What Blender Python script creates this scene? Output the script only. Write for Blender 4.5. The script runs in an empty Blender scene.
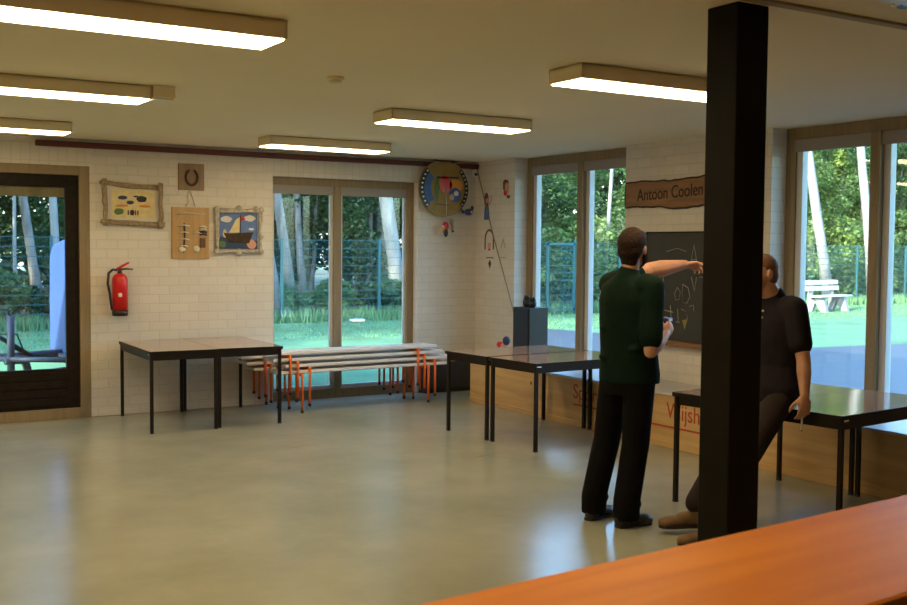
import bpy, bmesh, math, random
from mathutils import Vector, Matrix
import numpy as np
PI = math.pi
random.seed(7)
SC = bpy.context.scene
COL = SC.collection

# ------------------------------------------------------------------ materials
def ntmat(name):
    m = bpy.data.materials.new(name); m.use_nodes = True
    nt = m.node_tree; b = nt.nodes['Principled BSDF']
    return m, nt, b

def mat(name, col, rough=.6, var=.0, scale=8., metal=0., bump=0., spec=.5, stretch=(1, 1, 1), coat=0.):
    m, nt, b = ntmat(name)
    b.inputs['Roughness'].default_value = rough
    b.inputs['Metallic'].default_value = metal
    b.inputs['Specular IOR Level'].default_value = spec
    b.inputs['Coat Weight'].default_value = coat
    c = (*col, 1)
    b.inputs['Base Color'].default_value = c
    if var or bump:
        tc = nt.nodes.new('ShaderNodeTexCoord'); mp = nt.nodes.new('ShaderNodeMapping')
        mp.inputs['Scale'].default_value = stretch
        nz = nt.nodes.new('ShaderNodeTexNoise'); nz.inputs['Scale'].default_value = scale; nz.inputs['Detail'].default_value = 6
        nt.links.new(tc.outputs['Object'], mp.inputs['Vector']); nt.links.new(mp.outputs['Vector'], nz.inputs['Vector'])
        if var:
            rp = nt.nodes.new('ShaderNodeValToRGB')
            rp.color_ramp.elements[0].position = .3; rp.color_ramp.elements[1].position = .7
            rp.color_ramp.elements[0].color = (*[v*(1-var) for v in col], 1)
            rp.color_ramp.elements[1].color = (*[min(1, v*(1+var)) for v in col], 1)
            nt.links.new(nz.outputs['Fac'], rp.inputs['Fac']); nt.links.new(rp.outputs['Color'], b.inputs['Base Color'])
        if bump:
            bp = nt.nodes.new('ShaderNodeBump'); bp.inputs['Strength'].default_value = bump; bp.inputs['Distance'].default_value = .01
            nt.links.new(nz.outputs['Fac'], bp.inputs['Height']); nt.links.new(bp.outputs['Normal'], b.inputs['Normal'])
    return m

def brick_mat(name, axes, col, mortar, bw, bh, offset=.5, ms=.006):
    """painted brick; axes = which object axes run along and up the courses"""
    m, nt, b = ntmat(name)
    tc = nt.nodes.new('ShaderNodeTexCoord'); sx = nt.nodes.new('ShaderNodeSeparateXYZ'); cx = nt.nodes.new('ShaderNodeCombineXYZ')
    nt.links.new(tc.outputs['Object'], sx.inputs[0])
    nt.links.new(sx.outputs[axes[0]], cx.inputs[0]); nt.links.new(sx.outputs[axes[1]], cx.inputs[1])
    br = nt.nodes.new('ShaderNodeTexBrick')
    br.inputs['Scale'].default_value = 1; br.inputs['Brick Width'].default_value = bw; br.inputs['Row Height'].default_value = bh
    br.inputs['Mortar Size'].default_value = ms; br.inputs['Mortar Smooth'].default_value = .4; br.offset = offset
    br.inputs['Color1'].default_value = (*col, 1); br.inputs['Color2'].default_value = (*[v*.95 for v in col], 1)
    br.inputs['Mortar'].default_value = (*mortar, 1)
    nt.links.new(cx.outputs[0], br.inputs['Vector'])
    nz = nt.nodes.new('ShaderNodeTexNoise'); nz.inputs['Scale'].default_value = 1.3; nz.inputs['Detail'].default_value = 4
    nt.links.new(tc.outputs['Object'], nz.inputs['Vector'])
    mx = nt.nodes.new('ShaderNodeMixRGB'); mx.blend_type = 'MULTIPLY'; mx.inputs[0].default_value = .18
    nt.links.new(br.outputs['Color'], mx.inputs[1]); nt.links.new(nz.outputs['Fac'], mx.inputs[2])
    nt.links.new(mx.outputs[0], b.inputs['Base Color'])
    inv = nt.nodes.new('ShaderNodeMath'); inv.operation = 'SUBTRACT'; inv.inputs[0].default_value = 1
    nt.links.new(br.outputs['Fac'], inv.inputs[1])
    bp = nt.nodes.new('ShaderNodeBump'); bp.inputs['Strength'].default_value = .4; bp.inputs['Distance'].default_value = .004
    nt.links.new(inv.outputs[0], bp.inputs['Height']); nt.links.new(bp.outputs['Normal'], b.inputs['Normal'])
    b.inputs['Roughness'].default_value = .55
    return m

def emit_mat(name, col, s):
    m, nt, b = ntmat(name)
    b.inputs['Base Color'].default_value = (.9, .9, .88, 1)
    b.inputs['Emission Color'].default_value = (*col, 1); b.inputs['Emission Strength'].default_value = s
    return m

def glass_mat():
    m = bpy.data.materials.new('window_glass'); m.use_nodes = True; nt = m.node_tree; nt.nodes.clear()
    out = nt.nodes.new('ShaderNodeOutputMaterial'); mx = nt.nodes.new('ShaderNodeMixShader')
    tr = nt.nodes.new('ShaderNodeBsdfTransparent'); tr.inputs[0].default_value = (.93, .97, .96, 1)
    gl = nt.nodes.new('ShaderNodeBsdfGlossy'); gl.inputs['Roughness'].default_value = .02
    lw = nt.nodes.new('ShaderNodeLayerWeight'); pw = nt.nodes.new('ShaderNodeMath'); pw.operation = 'POWER'; pw.inputs[1].default_value = 5
    mr = nt.nodes.new('ShaderNodeMapRange'); mr.inputs['To Min'].default_value = .04; mr.inputs['To Max'].default_value = .95
    nt.links.new(lw.outputs['Facing'], pw.inputs[0]); nt.links.new(pw.outputs[0], mr.inputs['Value']); nt.links.new(mr.outputs[0], mx.inputs[0])
    lw.inputs[0].default_value = .5; nt.links.new(tr.outputs[0], mx.inputs[1]); nt.links.new(gl.outputs[0], mx.inputs[2])
    nt.links.new(mx.outputs[0], out.inputs[0])
    return m

def floor_mat():
    m, nt, b = ntmat('coated_concrete')
    tc = nt.nodes.new('ShaderNodeTexCoord')
    n1 = nt.nodes.new('ShaderNodeTexNoise'); n1.inputs['Scale'].default_value = .9; n1.inputs['Detail'].default_value = 8; n1.inputs['Roughness'].default_value = .65
    n2 = nt.nodes.new('ShaderNodeTexNoise'); n2.inputs['Scale'].default_value = 14; n2.inputs['Detail'].default_value = 5
    mp = nt.nodes.new('ShaderNodeMapping'); mp.inputs['Rotation'].default_value = (0, 0, .6); mp.inputs['Scale'].default_value = (.35, 1.6, 1)
    n3 = nt.nodes.new('ShaderNodeTexNoise'); n3.inputs['Scale'].default_value = 3.2; n3.inputs['Detail'].default_value = 9; n3.inputs['Roughness'].default_value = .7; n3.inputs['Distortion'].default_value = .8
    for n in (n1, n2): nt.links.new(tc.outputs['Object'], n.inputs['Vector'])
    nt.links.new(tc.outputs['Object'], mp.inputs['Vector']); nt.links.new(mp.outputs[0], n3.inputs['Vector'])
    rp = nt.nodes.new('ShaderNodeValToRGB'); e = rp.color_ramp.elements
    e[0].position = .3; e[0].color = (.27, .275, .20, 1); e[1].position = .72; e[1].color = (.37, .37, .28, 1)
    nt.links.new(n1.outputs['Fac'], rp.inputs['Fac'])
    sc = nt.nodes.new('ShaderNodeValToRGB'); e = sc.color_ramp.elements            # dark scuffs
    e[0].position = .24; e[0].color = (.62, .62, .6, 1); e[1].position = .36; e[1].color = (1, 1, 1, 1)
    nt.links.new(n3.outputs['Fac'], sc.inputs['Fac'])
    mx = nt.nodes.new('ShaderNodeMixRGB'); mx.blend_type = 'MULTIPLY'; mx.inputs[0].default_value = 1
    nt.links.new(rp.outputs[0], mx.inputs[1]); nt.links.new(sc.outputs[0], mx.inputs[2])
    nt.links.new(mx.outputs[0], b.inputs['Base Color'])
    rr = nt.nodes.new('ShaderNodeMapRange'); rr.inputs['From Min'].default_value = .3; rr.inputs['From Max'].default_value = .7
    rr.inputs['To Min'].default_value = .18; rr.inputs['To Max'].default_value = .26
    nt.links.new(n1.outputs['Fac'], rr.inputs['Value']); nt.links.new(rr.outputs[0], b.inputs['Roughness'])
    bp = nt.nodes.new('ShaderNodeBump'); bp.inputs['Strength'].default_value = .05; bp.inputs['Distance'].default_value = .01
    nt.links.new(n2.outputs['Fac'], bp.inputs['Height']); nt.links.new(bp.outputs['Normal'], b.inputs['Normal'])
    b.inputs['Specular IOR Level'].default_value = .6
    return m

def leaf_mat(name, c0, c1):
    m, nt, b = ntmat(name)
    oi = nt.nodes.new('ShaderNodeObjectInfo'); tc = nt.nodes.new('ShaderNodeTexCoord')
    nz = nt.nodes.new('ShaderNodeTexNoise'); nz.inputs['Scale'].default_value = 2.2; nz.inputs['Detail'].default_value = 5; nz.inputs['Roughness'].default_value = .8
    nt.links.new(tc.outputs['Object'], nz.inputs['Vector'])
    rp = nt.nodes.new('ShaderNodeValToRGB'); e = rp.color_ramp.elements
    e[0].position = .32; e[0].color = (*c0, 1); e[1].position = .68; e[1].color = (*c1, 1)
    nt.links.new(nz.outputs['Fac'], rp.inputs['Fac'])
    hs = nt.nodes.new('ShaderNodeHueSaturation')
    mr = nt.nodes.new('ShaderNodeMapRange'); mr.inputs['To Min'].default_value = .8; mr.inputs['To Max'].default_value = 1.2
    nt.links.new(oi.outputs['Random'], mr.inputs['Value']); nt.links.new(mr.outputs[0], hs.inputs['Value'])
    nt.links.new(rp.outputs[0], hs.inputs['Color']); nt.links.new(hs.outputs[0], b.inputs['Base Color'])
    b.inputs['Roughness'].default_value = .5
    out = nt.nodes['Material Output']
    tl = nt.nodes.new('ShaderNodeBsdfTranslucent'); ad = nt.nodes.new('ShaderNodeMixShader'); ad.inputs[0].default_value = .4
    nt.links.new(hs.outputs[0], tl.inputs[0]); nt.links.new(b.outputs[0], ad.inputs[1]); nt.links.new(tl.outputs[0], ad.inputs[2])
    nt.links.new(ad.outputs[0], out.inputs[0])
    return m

def wood_mat(name, c0, c1, rough=.5, axis=0, scale=3., coat=0.):
    m, nt, b = ntmat(name)
    tc = nt.nodes.new('ShaderNodeTexCoord'); mp = nt.nodes.new('ShaderNodeMapping')
    s = [9, 9, 9]; s[axis] = .7; mp.inputs['Scale'].default_value = s
    nz = nt.nodes.new('ShaderNodeTexNoise'); nz.inputs['Scale'].default_value = scale; nz.inputs['Detail'].default_value = 7; nz.inputs['Distortion'].default_value = .6
    nt.links.new(tc.outputs['Object'], mp.inputs['Vector']); nt.links.new(mp.outputs[0], nz.inputs['Vector'])
    rp = nt.nodes.new('ShaderNodeValToRGB'); e = rp.color_ramp.elements
    e[0].position = .3; e[0].color = (*c0, 1); e[1].position = .7; e[1].color = (*c1, 1)
    nt.links.new(nz.outputs['Fac'], rp.inputs['Fac']); nt.links.new(rp.outputs[0], b.inputs['Base Color'])
    b.inputs['Roughness'].default_value = rough; b.inputs['Coat Weight'].default_value = coat; b.inputs['Coat Roughness'].default_value = .2
    return m

WALLC = (.74, .69, .61)
M = {}
M['brick_y'] = brick_mat('white_painted_brick_back', ('X', 'Z'), WALLC, (.65, .60, .525), .205, .092)
M['brick_x'] = brick_mat('white_painted_brick_side', ('Y', 'Z'), WALLC, (.65, .60, .525), .205, .092)
M['soldier'] = brick_mat('upright_brick_course', ('Z', 'X'), WALLC, (.65, .60, .525), .5, .085, 0)
M['plaster'] = mat('cream_wall_paint', (.62, .56, .47), .7, .05, 2)
M['ceiling'] = mat('matte_ceiling_paint', (.76, .685, .49), .85, .03, .7)
M['batten'] = mat('ceiling_batten', (.30, .24, .13), .7)
M['floor'] = floor_mat()
M['tan_wood'] = wood_mat('tan_frame_wood', (.21, .155, .08), (.28, .205, .115), .6, 2)
M['sash'] = mat('grey_sash', (.55, .55, .54), .4)
M['dark_door'] = mat('dark_brown_door', (.016, .012, .009), .45, .3, 20, spec=.12)
M['blind'] = mat('grey_blind', (.30, .27, .25), .8)
M['red_beam'] = mat('dark_red_steel', (.10, .018, .014), .5)
M['black_post'] = mat('black_steel', (.007, .0055, .003), .5, .35, 3, spec=.12)
M['black'] = mat('black_plastic', (.012, .012, .013), .4)
M['glass'] = glass_mat()
M['lamp_body'] = mat('cream_lamp_housing', (.76, .66, .45), .5)
M['lamp'] = emit_mat('lit_diffuser', (1.0, .76, .43), 7.8)
M['lamp_off'] = mat('unlit_diffuser', (.6, .58, .5), .3)
M['plywood'] = wood_mat('pale_plywood', (.46, .28, .105), (.62, .41, .175), .55, 1, 1.4)
M['shelf_top'] = mat('pale_bench_top', (.52, .50, .47), .35, .05, 3)
M['table_top'] = wood_mat('brown_laminate', (.34, .225, .17), (.40, .27, .205), .09, 0, 2.5)
M['table_frame'] = mat('dark_brown_metal', (.016, .010, .007), .5, spec=.2)
M['chrome'] = mat('chrome', (.8, .8, .8), .25, metal=1)
M['bench_white'] = mat('white_bench_top', (.80, .77, .72), .35, .05, 5)
M['bench_wood'] = wood_mat('bench_underside_wood', (.42, .27, .12), (.55, .37, .18), .5, 0)
M['orange'] = mat('orange_paint', (.72, .13, .012), .4)
M['counter'] = wood_mat('orange_varnished_wood', (.58, .165, .007), (.70, .235, .013), .42, 0, 1.2)
M['counter'].node_tree.nodes['Principled BSDF'].inputs['Specular IOR Level'].default_value = .12
M['red'] = mat('red_paint', (.62, .012, .012), .3)
M['chalkboard'] = mat('chalkboard', (.030, .031, .027), .6, .25, 3)
M['chalk'] = mat('chalk', (.30, .29, .26), .9)
M['chalk_yellow'] = mat('yellow_chalk', (.28, .27, .06), .9)
M['sign_wood'] = wood_mat('varnished_sign_wood', (.17, .075, .022), (.27, .13, .04), .5, 1)
M['bark'] = mat('dark_bark_edge', (.05, .028, .012), .85, .4, 20)
M['burnt'] = mat('burnt_lettering', (.018, .010, .006), .8)
M['red_letter'] = mat('red_painted_letter', (.42, .05, .02), .7)
M['twig'] = mat('twig', (.30, .22, .13), .8, .3, 30)
M['driftwood'] = mat('driftwood', (.42, .37, .30), .8, .3, 25)
M['board_tan'] = wood_mat('varnished_tan_board', (.40, .24, .09), (.50, .31, .13), .45, 2)
M['plaque_brown'] = wood_mat('brown_plaque', (.22, .14, .075), (.30, .195, .11), .6, 2)
M['iron'] = mat('rusty_iron', (.05, .03, .022), .6)
M['rope'] = mat('rope', (.62, .57, .46), .9)
M['cream'] = mat('cream_paint', (.68, .56, .28), .7, .12, 14)
M['paper'] = mat('paper', (.66, .61, .53), .8)
M['blue'] = mat('blue_paint', (.05, .13, .36), .6, .2, 15)
M['sky_paint'] = mat('sky_blue_paint', (.10, .18, .42), .6, .2, 10)
M['navy'] = mat('navy_paint', (.025, .045, .11), .6)
M['ochre'] = mat('ochre_paint', (.30, .19, .045), .6, .2, 9)
M['skin_paint'] = mat('pink_paint', (.62, .33, .24), .7)
M['brown_paint'] = mat('brown_paint', (.14, .065, .035), .7)
M['green_paint'] = mat('green_paint', (.10, .18, .05), .7)
M['white'] = mat('white_paint', (.75, .74, .70), .5)
M['orange_paint'] = mat('orange_art_paint', (.65, .24, .04), .6)
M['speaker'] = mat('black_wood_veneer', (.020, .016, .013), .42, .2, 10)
M['pole'] = mat('brown_pole', (.28, .21, .13), .6)
M['skin'] = mat('skin', (.52, .27, .17), .5, .08, 20)
M['hair_dark'] = mat('dark_brown_hair', (.024, .011, .006), .7, .5, 70, bump=1., spec=.15)
M['hair_short'] = mat('cropped_brown_hair', (.15, .065, .035), .65, .3, 90)
M['green_shirt'] = mat('dark_green_cotton', (.0038, .015, .009), .85, .15, 9, bump=.9, spec=.12)
M['black_trousers'] = mat('black_cotton', (.0045, .004, .004), .9, .2, 8, bump=.9, spec=.12)
M['dark_shirt'] = mat('charcoal_cotton', (.016, .0125, .016), .85, .15, 9, bump=.9, spec=.12)
M['brown_trousers'] = mat('dark_taupe_cotton', (.026, .019, .017), .9, .2, 8, spec=.12)
M['shoe_black'] = mat('dark_leather', (.022, .017, .015), .35)
M['shoe_brown'] = mat('brown_suede', (.15, .085, .035), .75, .2, 14)
M['sole'] = mat('dark_rubber_sole', (.02, .015, .012), .7)
M['eye'] = mat('eye_white', (.6, .58, .55), .3)
M['lip'] = mat('lip', (.38, .14, .10), .5)
M['mug_blue'] = mat('blue_plastic', (.05, .10, .45), .3)
# outdoors
M['lawn'] = mat('lawn', (.075, .19, .085), .95, .28, .9)
M['grass'] = mat('grass_blade', (.085, .18, .075), .8, .25, 1.5)
M['litter'] = mat('forest_floor', (.06, .065, .03), .95, .4, 1.2)
M['paving'] = brick_mat('grey_paving', ('X', 'Y'), (.055, .058, .068), (.03, .032, .038), .6, .3, .5, .012)
M['fence'] = mat('teal_green_coated_wire', (.013, .07, .08), .6)
M['trunk'] = mat('pine_trunk', (.17, .15, .135), .9, .35, 7, bump=.6, stretch=(1, 1, .3))
M['trunk_pale'] = mat('pale_trunk', (.20, .19, .185), .9, .25, 6, bump=.5, stretch=(1, 1, .3))
M['trunk_dark'] = mat('dark_trunk', (.10, .08, .06), .9, .3, 7, bump=.6, stretch=(1, 1, .3))
M['leaf_dark'] = leaf_mat('dark_leaves', (.016, .038, .014), (.065, .125, .038))  # dark green leaves, with the shade of the wood put into the colour
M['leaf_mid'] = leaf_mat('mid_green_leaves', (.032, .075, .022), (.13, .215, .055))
M['leaf_bright'] = leaf_mat('bright_green_leaves', (.075, .14, .035), (.27, .37, .09))  # yellow-green leaves, with sunlight put into the colour
M['tarp'] = mat('blue_tarpaulin', (.022, .055, .20), .55, .12, 3, bump=.4)
M['steel_blue'] = mat('galvanised_steel', (.05, .06, .09), .5)
M['tyre'] = mat('tyre_rubber', (.02, .02, .02), .8)
M['bench_pale'] = mat('weathered_pale_wood', (.42, .41, .40), .7, .1, 12)
M['concrete'] = mat('concrete', (.18, .18, .19), .8, .1, 10)

# ------------------------------------------------------------------ mesh builder
class MB:
    def __init__(s, *mats):
        s.bm = bmesh.new(); s.mats = list(mats) or ['white']
    def _mi(s, m):
        if m is None: return 0
        if m not in s.mats: s.mats.append(m)
        return s.mats.index(m)
    def _tag(s, vs, m):
        i = s._mi(m)
        fs = set()
        for v in vs:
            for f in v.link_faces: fs.add(f)
        for f in fs: f.material_index = i
    def box(s, lo, hi, m=None, mx=None):
        lo, hi = Vector(lo), Vector(hi)
        r = bmesh.ops.create_cube(s.bm, size=1)['verts']
        c, d = (lo+hi)/2, hi-lo
        for v in r:
            v.co = Vector((v.co.x*d.x+c.x, v.co.y*d.y+c.y, v.co.z*d.z+c.z))
            if mx: v.co = mx @ v.co
        s._tag(r, m); return s
    def tube(s, pts, rad, m=None, n=8, cap=True, flat=None):
        """swept tube through pts, rad one value or one per point"""
        pts = [Vector(p) for p in pts]
        if not hasattr(rad, '__len__'): rad = [rad]*len(pts)
        rings = []; prev = None
        for i, p in enumerate(pts):
            t = (pts[min(i+1, len(pts)-1)]-pts[max(i-1, 0)]).normalized()
            if prev is None:
                a = Vector((0, 0, 1)) if abs(t.z) < .9 else Vector((1, 0, 0))
                u = t.cross(a).normalized()
            else:
                u = (prev - t*prev.dot(t)).normalized()
            prev = u; w = t.cross(u)
            rings.append([s.bm.verts.new(p + (u*math.cos(2*PI*k/n)+w*math.sin(2*PI*k/n))*rad[i]) for k in range(n)])
        i_ = s._mi(m)
        for a, b in zip(rings, rings[1:]):
            for k in range(n):
                f = s.bm.faces.new((a[k], a[(k+1) % n], b[(k+1) % n], b[k])); f.material_index = i_; f.smooth = True
        if cap:
            for r, fl in ((rings[0], True), (rings[-1], False)):
                f = s.bm.faces.new(r[::-1] if fl else r); f.material_index = i_
        return s
    def ball(s, c, r, m=None, mx=None, seg=14):
        if not hasattr(r, '__len__'): r = (r, r, r)
        vs = bmesh.ops.create_uvsphere(s.bm, u_segments=seg, v_segments=max(6, seg*2//3), radius=1)['verts']
        for v in vs:
            v.co = Vector((v.co.x*r[0], v.co.y*r[1], v.co.z*r[2]))
            if mx: v.co = mx @ v.co
            v.co += Vector(c)
        s._tag(vs, m)
        for v in vs:
            for f in v.link_faces: f.smooth = True
        return s
    def loft(s, rings, m=None, smooth=True):
        """rings: lists of points, all the same count"""
        R = [[s.bm.verts.new(p) for p in r] for r in rings]; n = len(R[0]); i_ = s._mi(m)
        for a, b in zip(R, R[1:]):
            for k in range(n):
                f = s.bm.faces.new((a[k], a[(k+1) % n], b[(k+1) % n], b[k])); f.material_index = i_; f.smooth = smooth
        f = s.bm.faces.new(R[0][::-1]); f.material_index = i_
        f = s.bm.faces.new(R[-1]); f.material_index = i_
        return s
    def prism(s, pts, d, m=None):
        """outline of points pushed along vector d"""
        d = Vector(d); a = [s.bm.verts.new(Vector(p)) for p in pts]; b = [s.bm.verts.new(Vector(p)+d) for p in pts]; i_ = s._mi(m); n = len(a)
        fs = [s.bm.faces.new(a[::-1]), s.bm.faces.new(b)]
        for k in range(n): fs.append(s.bm.faces.new((a[k], a[(k+1) % n], b[(k+1) % n], b[k])))
        for f in fs: f.material_index = i_
        return s
    def mesh(s, name):
        bmesh.ops.recalc_face_normals(s.bm, faces=s.bm.faces)
        me = bpy.data.meshes.new(name); s.bm.to_mesh(me); s.bm.free()
        for k in s.mats: me.materials.append(M[k])
        return me
    def build(s, name, parent=None, bevel=0, loc=None, rot=None):
        o = bpy.data.objects.new(name, s.mesh(name)); COL.objects.link(o)
        if parent: o.parent = parent
        if loc: o.location = loc
        if rot: o.rotation_euler = rot
        if bevel:
            md = o.modifiers.new('bevel', 'BEVEL'); md.width = bevel; md.segments = 2; md.limit_method = 'ANGLE'
        return o

def tag(o, label, cat, group=None, kind=None):
    if label: o['label'] = label
    if cat: o['category'] = cat
    if group: o['group'] = group
    if kind: o['kind'] = kind
    return o
def thing(name, label, cat, loc=(0, 0, 0), rz=0, group=None):
    o = bpy.data.objects.new(name, None); COL.objects.link(o); o.empty_display_size = .1
    o.location = loc; o.rotation_euler = (0, 0, rz)
    return tag(o, label, cat, group)
def struct(o):
    o['kind'] = 'structure'; return o
def dup(root, loc, rz=0, label=None, group=None):
    r = root.copy(); COL.objects.link(r); r.location = loc; r.rotation_euler = (0, 0, rz)
    if label: r['label'] = label
    if group: r['group'] = group
    for ch in list(root.children):
        c = ch.copy(); COL.objects.link(c); c.parent = r
        for g in ch.children:
            d = g.copy(); COL.objects.link(d); d.parent = c
    return r
def text_mesh(name, txt, size, matname, mx, parent=None, extrude=.002, xs=1.0, spacing=1.0):
    cu = bpy.data.curves.new(name, 'FONT'); cu.body = txt; cu.size = size; cu.extrude = extrude; cu.space_character = spacing; cu.offset = .0
    t = bpy.data.objects.new(name+'_tmp', cu); COL.objects.link(t)
    dg = bpy.context.evaluated_depsgraph_get(); dg.update()
    me = bpy.data.meshes.new_from_object(t.evaluated_get(dg)); bpy.data.objects.remove(t)
    me.transform(mx @ Matrix.Diagonal((xs, 1, 1, 1))); me.materials.clear(); me.materials.append(M[matname]); me.name = name
    o = bpy.data.objects.new(name, me); COL.objects.link(o)
    if parent: o.parent = parent
    return o

# ------------------------------------------------------------------ camera (measured from the photograph)
F, PIT, ROL, YAW = 1075.233, .0511, .0084, .5524
cy_, sy_, cp_, sp_ = math.cos(YAW), math.sin(YAW), math.cos(PIT), math.sin(PIT)
R_ = Vector((cy_, -sy_, 0)); D_ = Vector((-sp_*sy_, -sp_*cy_, -cp_)); F_ = Vector((cp_*sy_, cp_*cy_, -sp_))
c_, s_ = math.cos(ROL), math.sin(ROL)
cx = c_*R_ - s_*D_; cyy = -(s_*R_ + c_*D_); cz = -F_
cam = bpy.data.cameras.new('camera'); co = bpy.data.objects.new('camera', cam); COL.objects.link(co)
co.matrix_world = Matrix(((cx.x, cyy.x, cz.x, 0), (cx.y, cyy.y, cz.y, 0), (cx.z, cyy.z, cz.z, 1.70), (0, 0, 0, 1)))
cam.sensor_width = 36; cam.lens = F/907*36; cam.clip_end = 300
cam.dof.use_dof = True; cam.dof.focus_distance = 9; cam.dof.aperture_fstop = 6.3
SC.camera = co

# ------------------------------------------------------------------ room shell
YB, XR, HC = 10.86, 7.0, 2.72
struct(MB('floor').box((-5, -4, -.12), (7.28, 11.0, 0)).build('floor'))
struct(MB('ceiling').box((-5.3, -4.3, HC), (7.6, 11.4, HC+.3)).build('ceiling'))
# back wall with a door and a window opening
w = MB('brick_y')
DX0, DX1, DZ = 1.12, 2.50, 2.46
WX0, WX1, WZ = 4.41, 6.20, 2.45
y0, y1 = YB, YB+.28
w.box((-5, y0, 0), (DX0, y1, HC)); w.box((DX1, y0, 0), (WX0, y1, HC)); w.box((WX1, y0, 0), (XR+.28, y1, HC))
w.box((DX0, y0, DZ), (DX1, y1, HC)); w.box((WX0, y0, WZ), (WX1, y1, HC))
struct(w.build('wall_back'))
struct(MB('soldier').box((WX0-.1, YB-.004, WZ), (WX1+.1, YB, WZ+.2)).build('trim_2'))
struct(MB('soldier').box((DX0-.1, YB-.004, DZ), (DX1+.02, YB, DZ+.2)).build('trim_3'))
# right wall: piers, with floor-to-ceiling window openings above the built-in bench
w = MB('brick_x')
x0, x1 = XR, XR+.28
PY = [(10.05, 10.86), (6.30, 8.15), (2.5, 4.40)]
for a, b in PY: w.box((x0, a, 0), (x1, b, HC))
w.box((x0, -4, 0), (x1, 2.5, HC))
w.box((x0, 2.5, 0), (x1, 10.05, .46))
struct(w.build('wall_right'))
struct(MB('plaster').box((-5.3, -4, 0), (-5, 11, HC)).build('wall_left'))
struct(MB('plaster').box((-5, -4.3, 0), (7.28, -4, HC)).build('wall_front'))
struct(MB('red_beam').box((2.0, YB-.06, 2.635), (XR, YB, 2.69)).build('trim_1', bevel=.006))
struct(MB('brick_y').box((DX1, YB-.012, 0), (WX0, YB, .055)).build('baseboard_back', bevel=.004))
struct(MB('batten').box((-5, 3.10, HC-.012), (XR, 3.15, HC)).build('trim_4'))
# black steel post
struct(MB('black_post').box((3.33, 3.195, 0), (3.512, 3.37, HC)).box((3.30, 3.165, 0), (3.54, 3.40, .012)).build('pillar', bevel=.006))

# ---- window in the back wall
def frame_y(name, X0, X1, Z0, Z1, Y, mull, blind_h, top_h):
    """window set in a wall that runs along x"""
    f = MB('tan_wood')
    f.box((X0, Y, Z0), (X0+.035, Y+.09, Z1)); f.box((X1-.085, Y, Z0), (X1, Y+.09, Z1))
    f.box((X0+.035, Y, Z1-top_h), (X1-.085, Y+.09, Z1)); f.box((X0+.035, Y, Z0), (X1-.085, Y+.09, Z0+.10))
    o = struct(f.build(name, bevel=.004))
    mu = MB('tan_wood').box((mull-.045, Y-.01, Z0+.1), (mull+.045, Y+.08, Z1-top_h)).build('mullion', o, bevel=.004)
    for a, b in ((X0+.035, mull-.045), (mull+.045, X1-.085)):
        s = MB('sash')
        s.box((a, Y+.03, Z0+.10), (a+.03, Y+.07, Z1-top_h)); s.box((b-.03, Y+.03, Z0+.10), (b, Y+.07, Z1-top_h))
        s.box((a+.03, Y+.03, Z0+.10), (b-.03, Y+.07, Z0+.14)); s.build('sash', o)
        MB('glass').box((a+.02, Y+.048, Z0+.12), (b-.02, Y+.052, Z1-top_h)).build('pane', o)
        MB('blind').box((a, Y+.005, Z1-top_h-blind_h), (b, Y+.03, Z1-top_h)).build('blind', o)
    return o
frame_y('window_1', WX0, WX1, 0, WZ, YB+.10, 5.22, .095, .085)
def frame_x(name, Y0, Y1, Z0, Z1, X, mull):
    f = MB('tan_wood')
    f.box((X, Y0, Z0), (X+.09, Y0+.08, Z1)); f.box((X, Y1-.10, Z0), (X+.09, Y1, Z1))
    f.box((X, Y0+.08, Z1-.10), (X+.09, Y1-.10, Z1)); f.box((X, Y0+.08, Z0), (X+.09, Y1-.10, Z0+.05))
    o = struct(f.build(name, bevel=.004))
    MB('tan_wood').box((X-.03, mull-.045, Z0+.05), (X+.08, mull+.045, Z1-.10)).build('mullion', o, bevel=.004)
    for a, b in ((Y0+.08, mull-.045), (mull+.045, Y1-.10)):
        s = MB('sash')
        s.box((X+.02, b-.06, Z0+.05), (X+.085, b, Z1-.10)); s.box((X+.02, a, Z0+.05), (X+.085, a+.03, Z1-.10))
        s.box((X+.02, a+.03, Z0+.05), (X+.085, b-.06, Z0+.09)); s.build('sash', o)
        MB('glass').box((X+.058, a+.02, Z0+.07), (X+.062, b-.04, Z1-.10)).build('pane', o)
        MB('blind').box((X-.01, a, Z1-.20), (X+.03, b, Z1-.10)).build('blind', o)
    return o
frame_x('window_2', 8.15, 10.05, .47, HC, 7.17, 9.05)
frame_x('window_3', 4.40, 6.30, .47, HC, 7.17, 5.40)
# ---- door in the back wall
f = MB('tan_wood')
Y = YB-.01
f.box((DX0, Y, 0), (DX0+.09, Y+.12, DZ)); f.box((DX1-.10, Y, 0), (DX1, Y+.12, DZ)); f.box((DX0+.09, Y, DZ-.09), (DX1-.10, Y+.12, DZ)); f.box((DX0+.09, Y-.02, 0), (DX1-.10, Y+.12, .10))
d = struct(f.build('door_1', bevel=.004))
l = MB('dark_door')
a, b, z0, z1 = DX0+.09, DX1-.10, .10, DZ-.09
l.box((a, Y+.03, z0), (a+.13, Y+.08, z1)); l.box((b-.125, Y+.03, z0), (b, Y+.08, z1)); l.box((a+.13, Y+.03, z1-.12), (b-.125, Y+.08, z1)); l.box((a+.13, Y+.03, z0), (b-.125, Y+.08, .49))
for k in range(4): l.box((a+.13, Y+.022, .13+k*.085), (b-.125, Y+.03, .20+k*.085))
l.build('door_leaf', d, bevel=.004)
MB('glass').box((a+.12, Y+.053, .48), (b-.12, Y+.057, z1-.11)).build('pane', d)
MB('tan_wood').box((a+.13, Y+.06, z1-.215), (b-.125, Y+.09, z1-.12)).build('blind', d)

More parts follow.
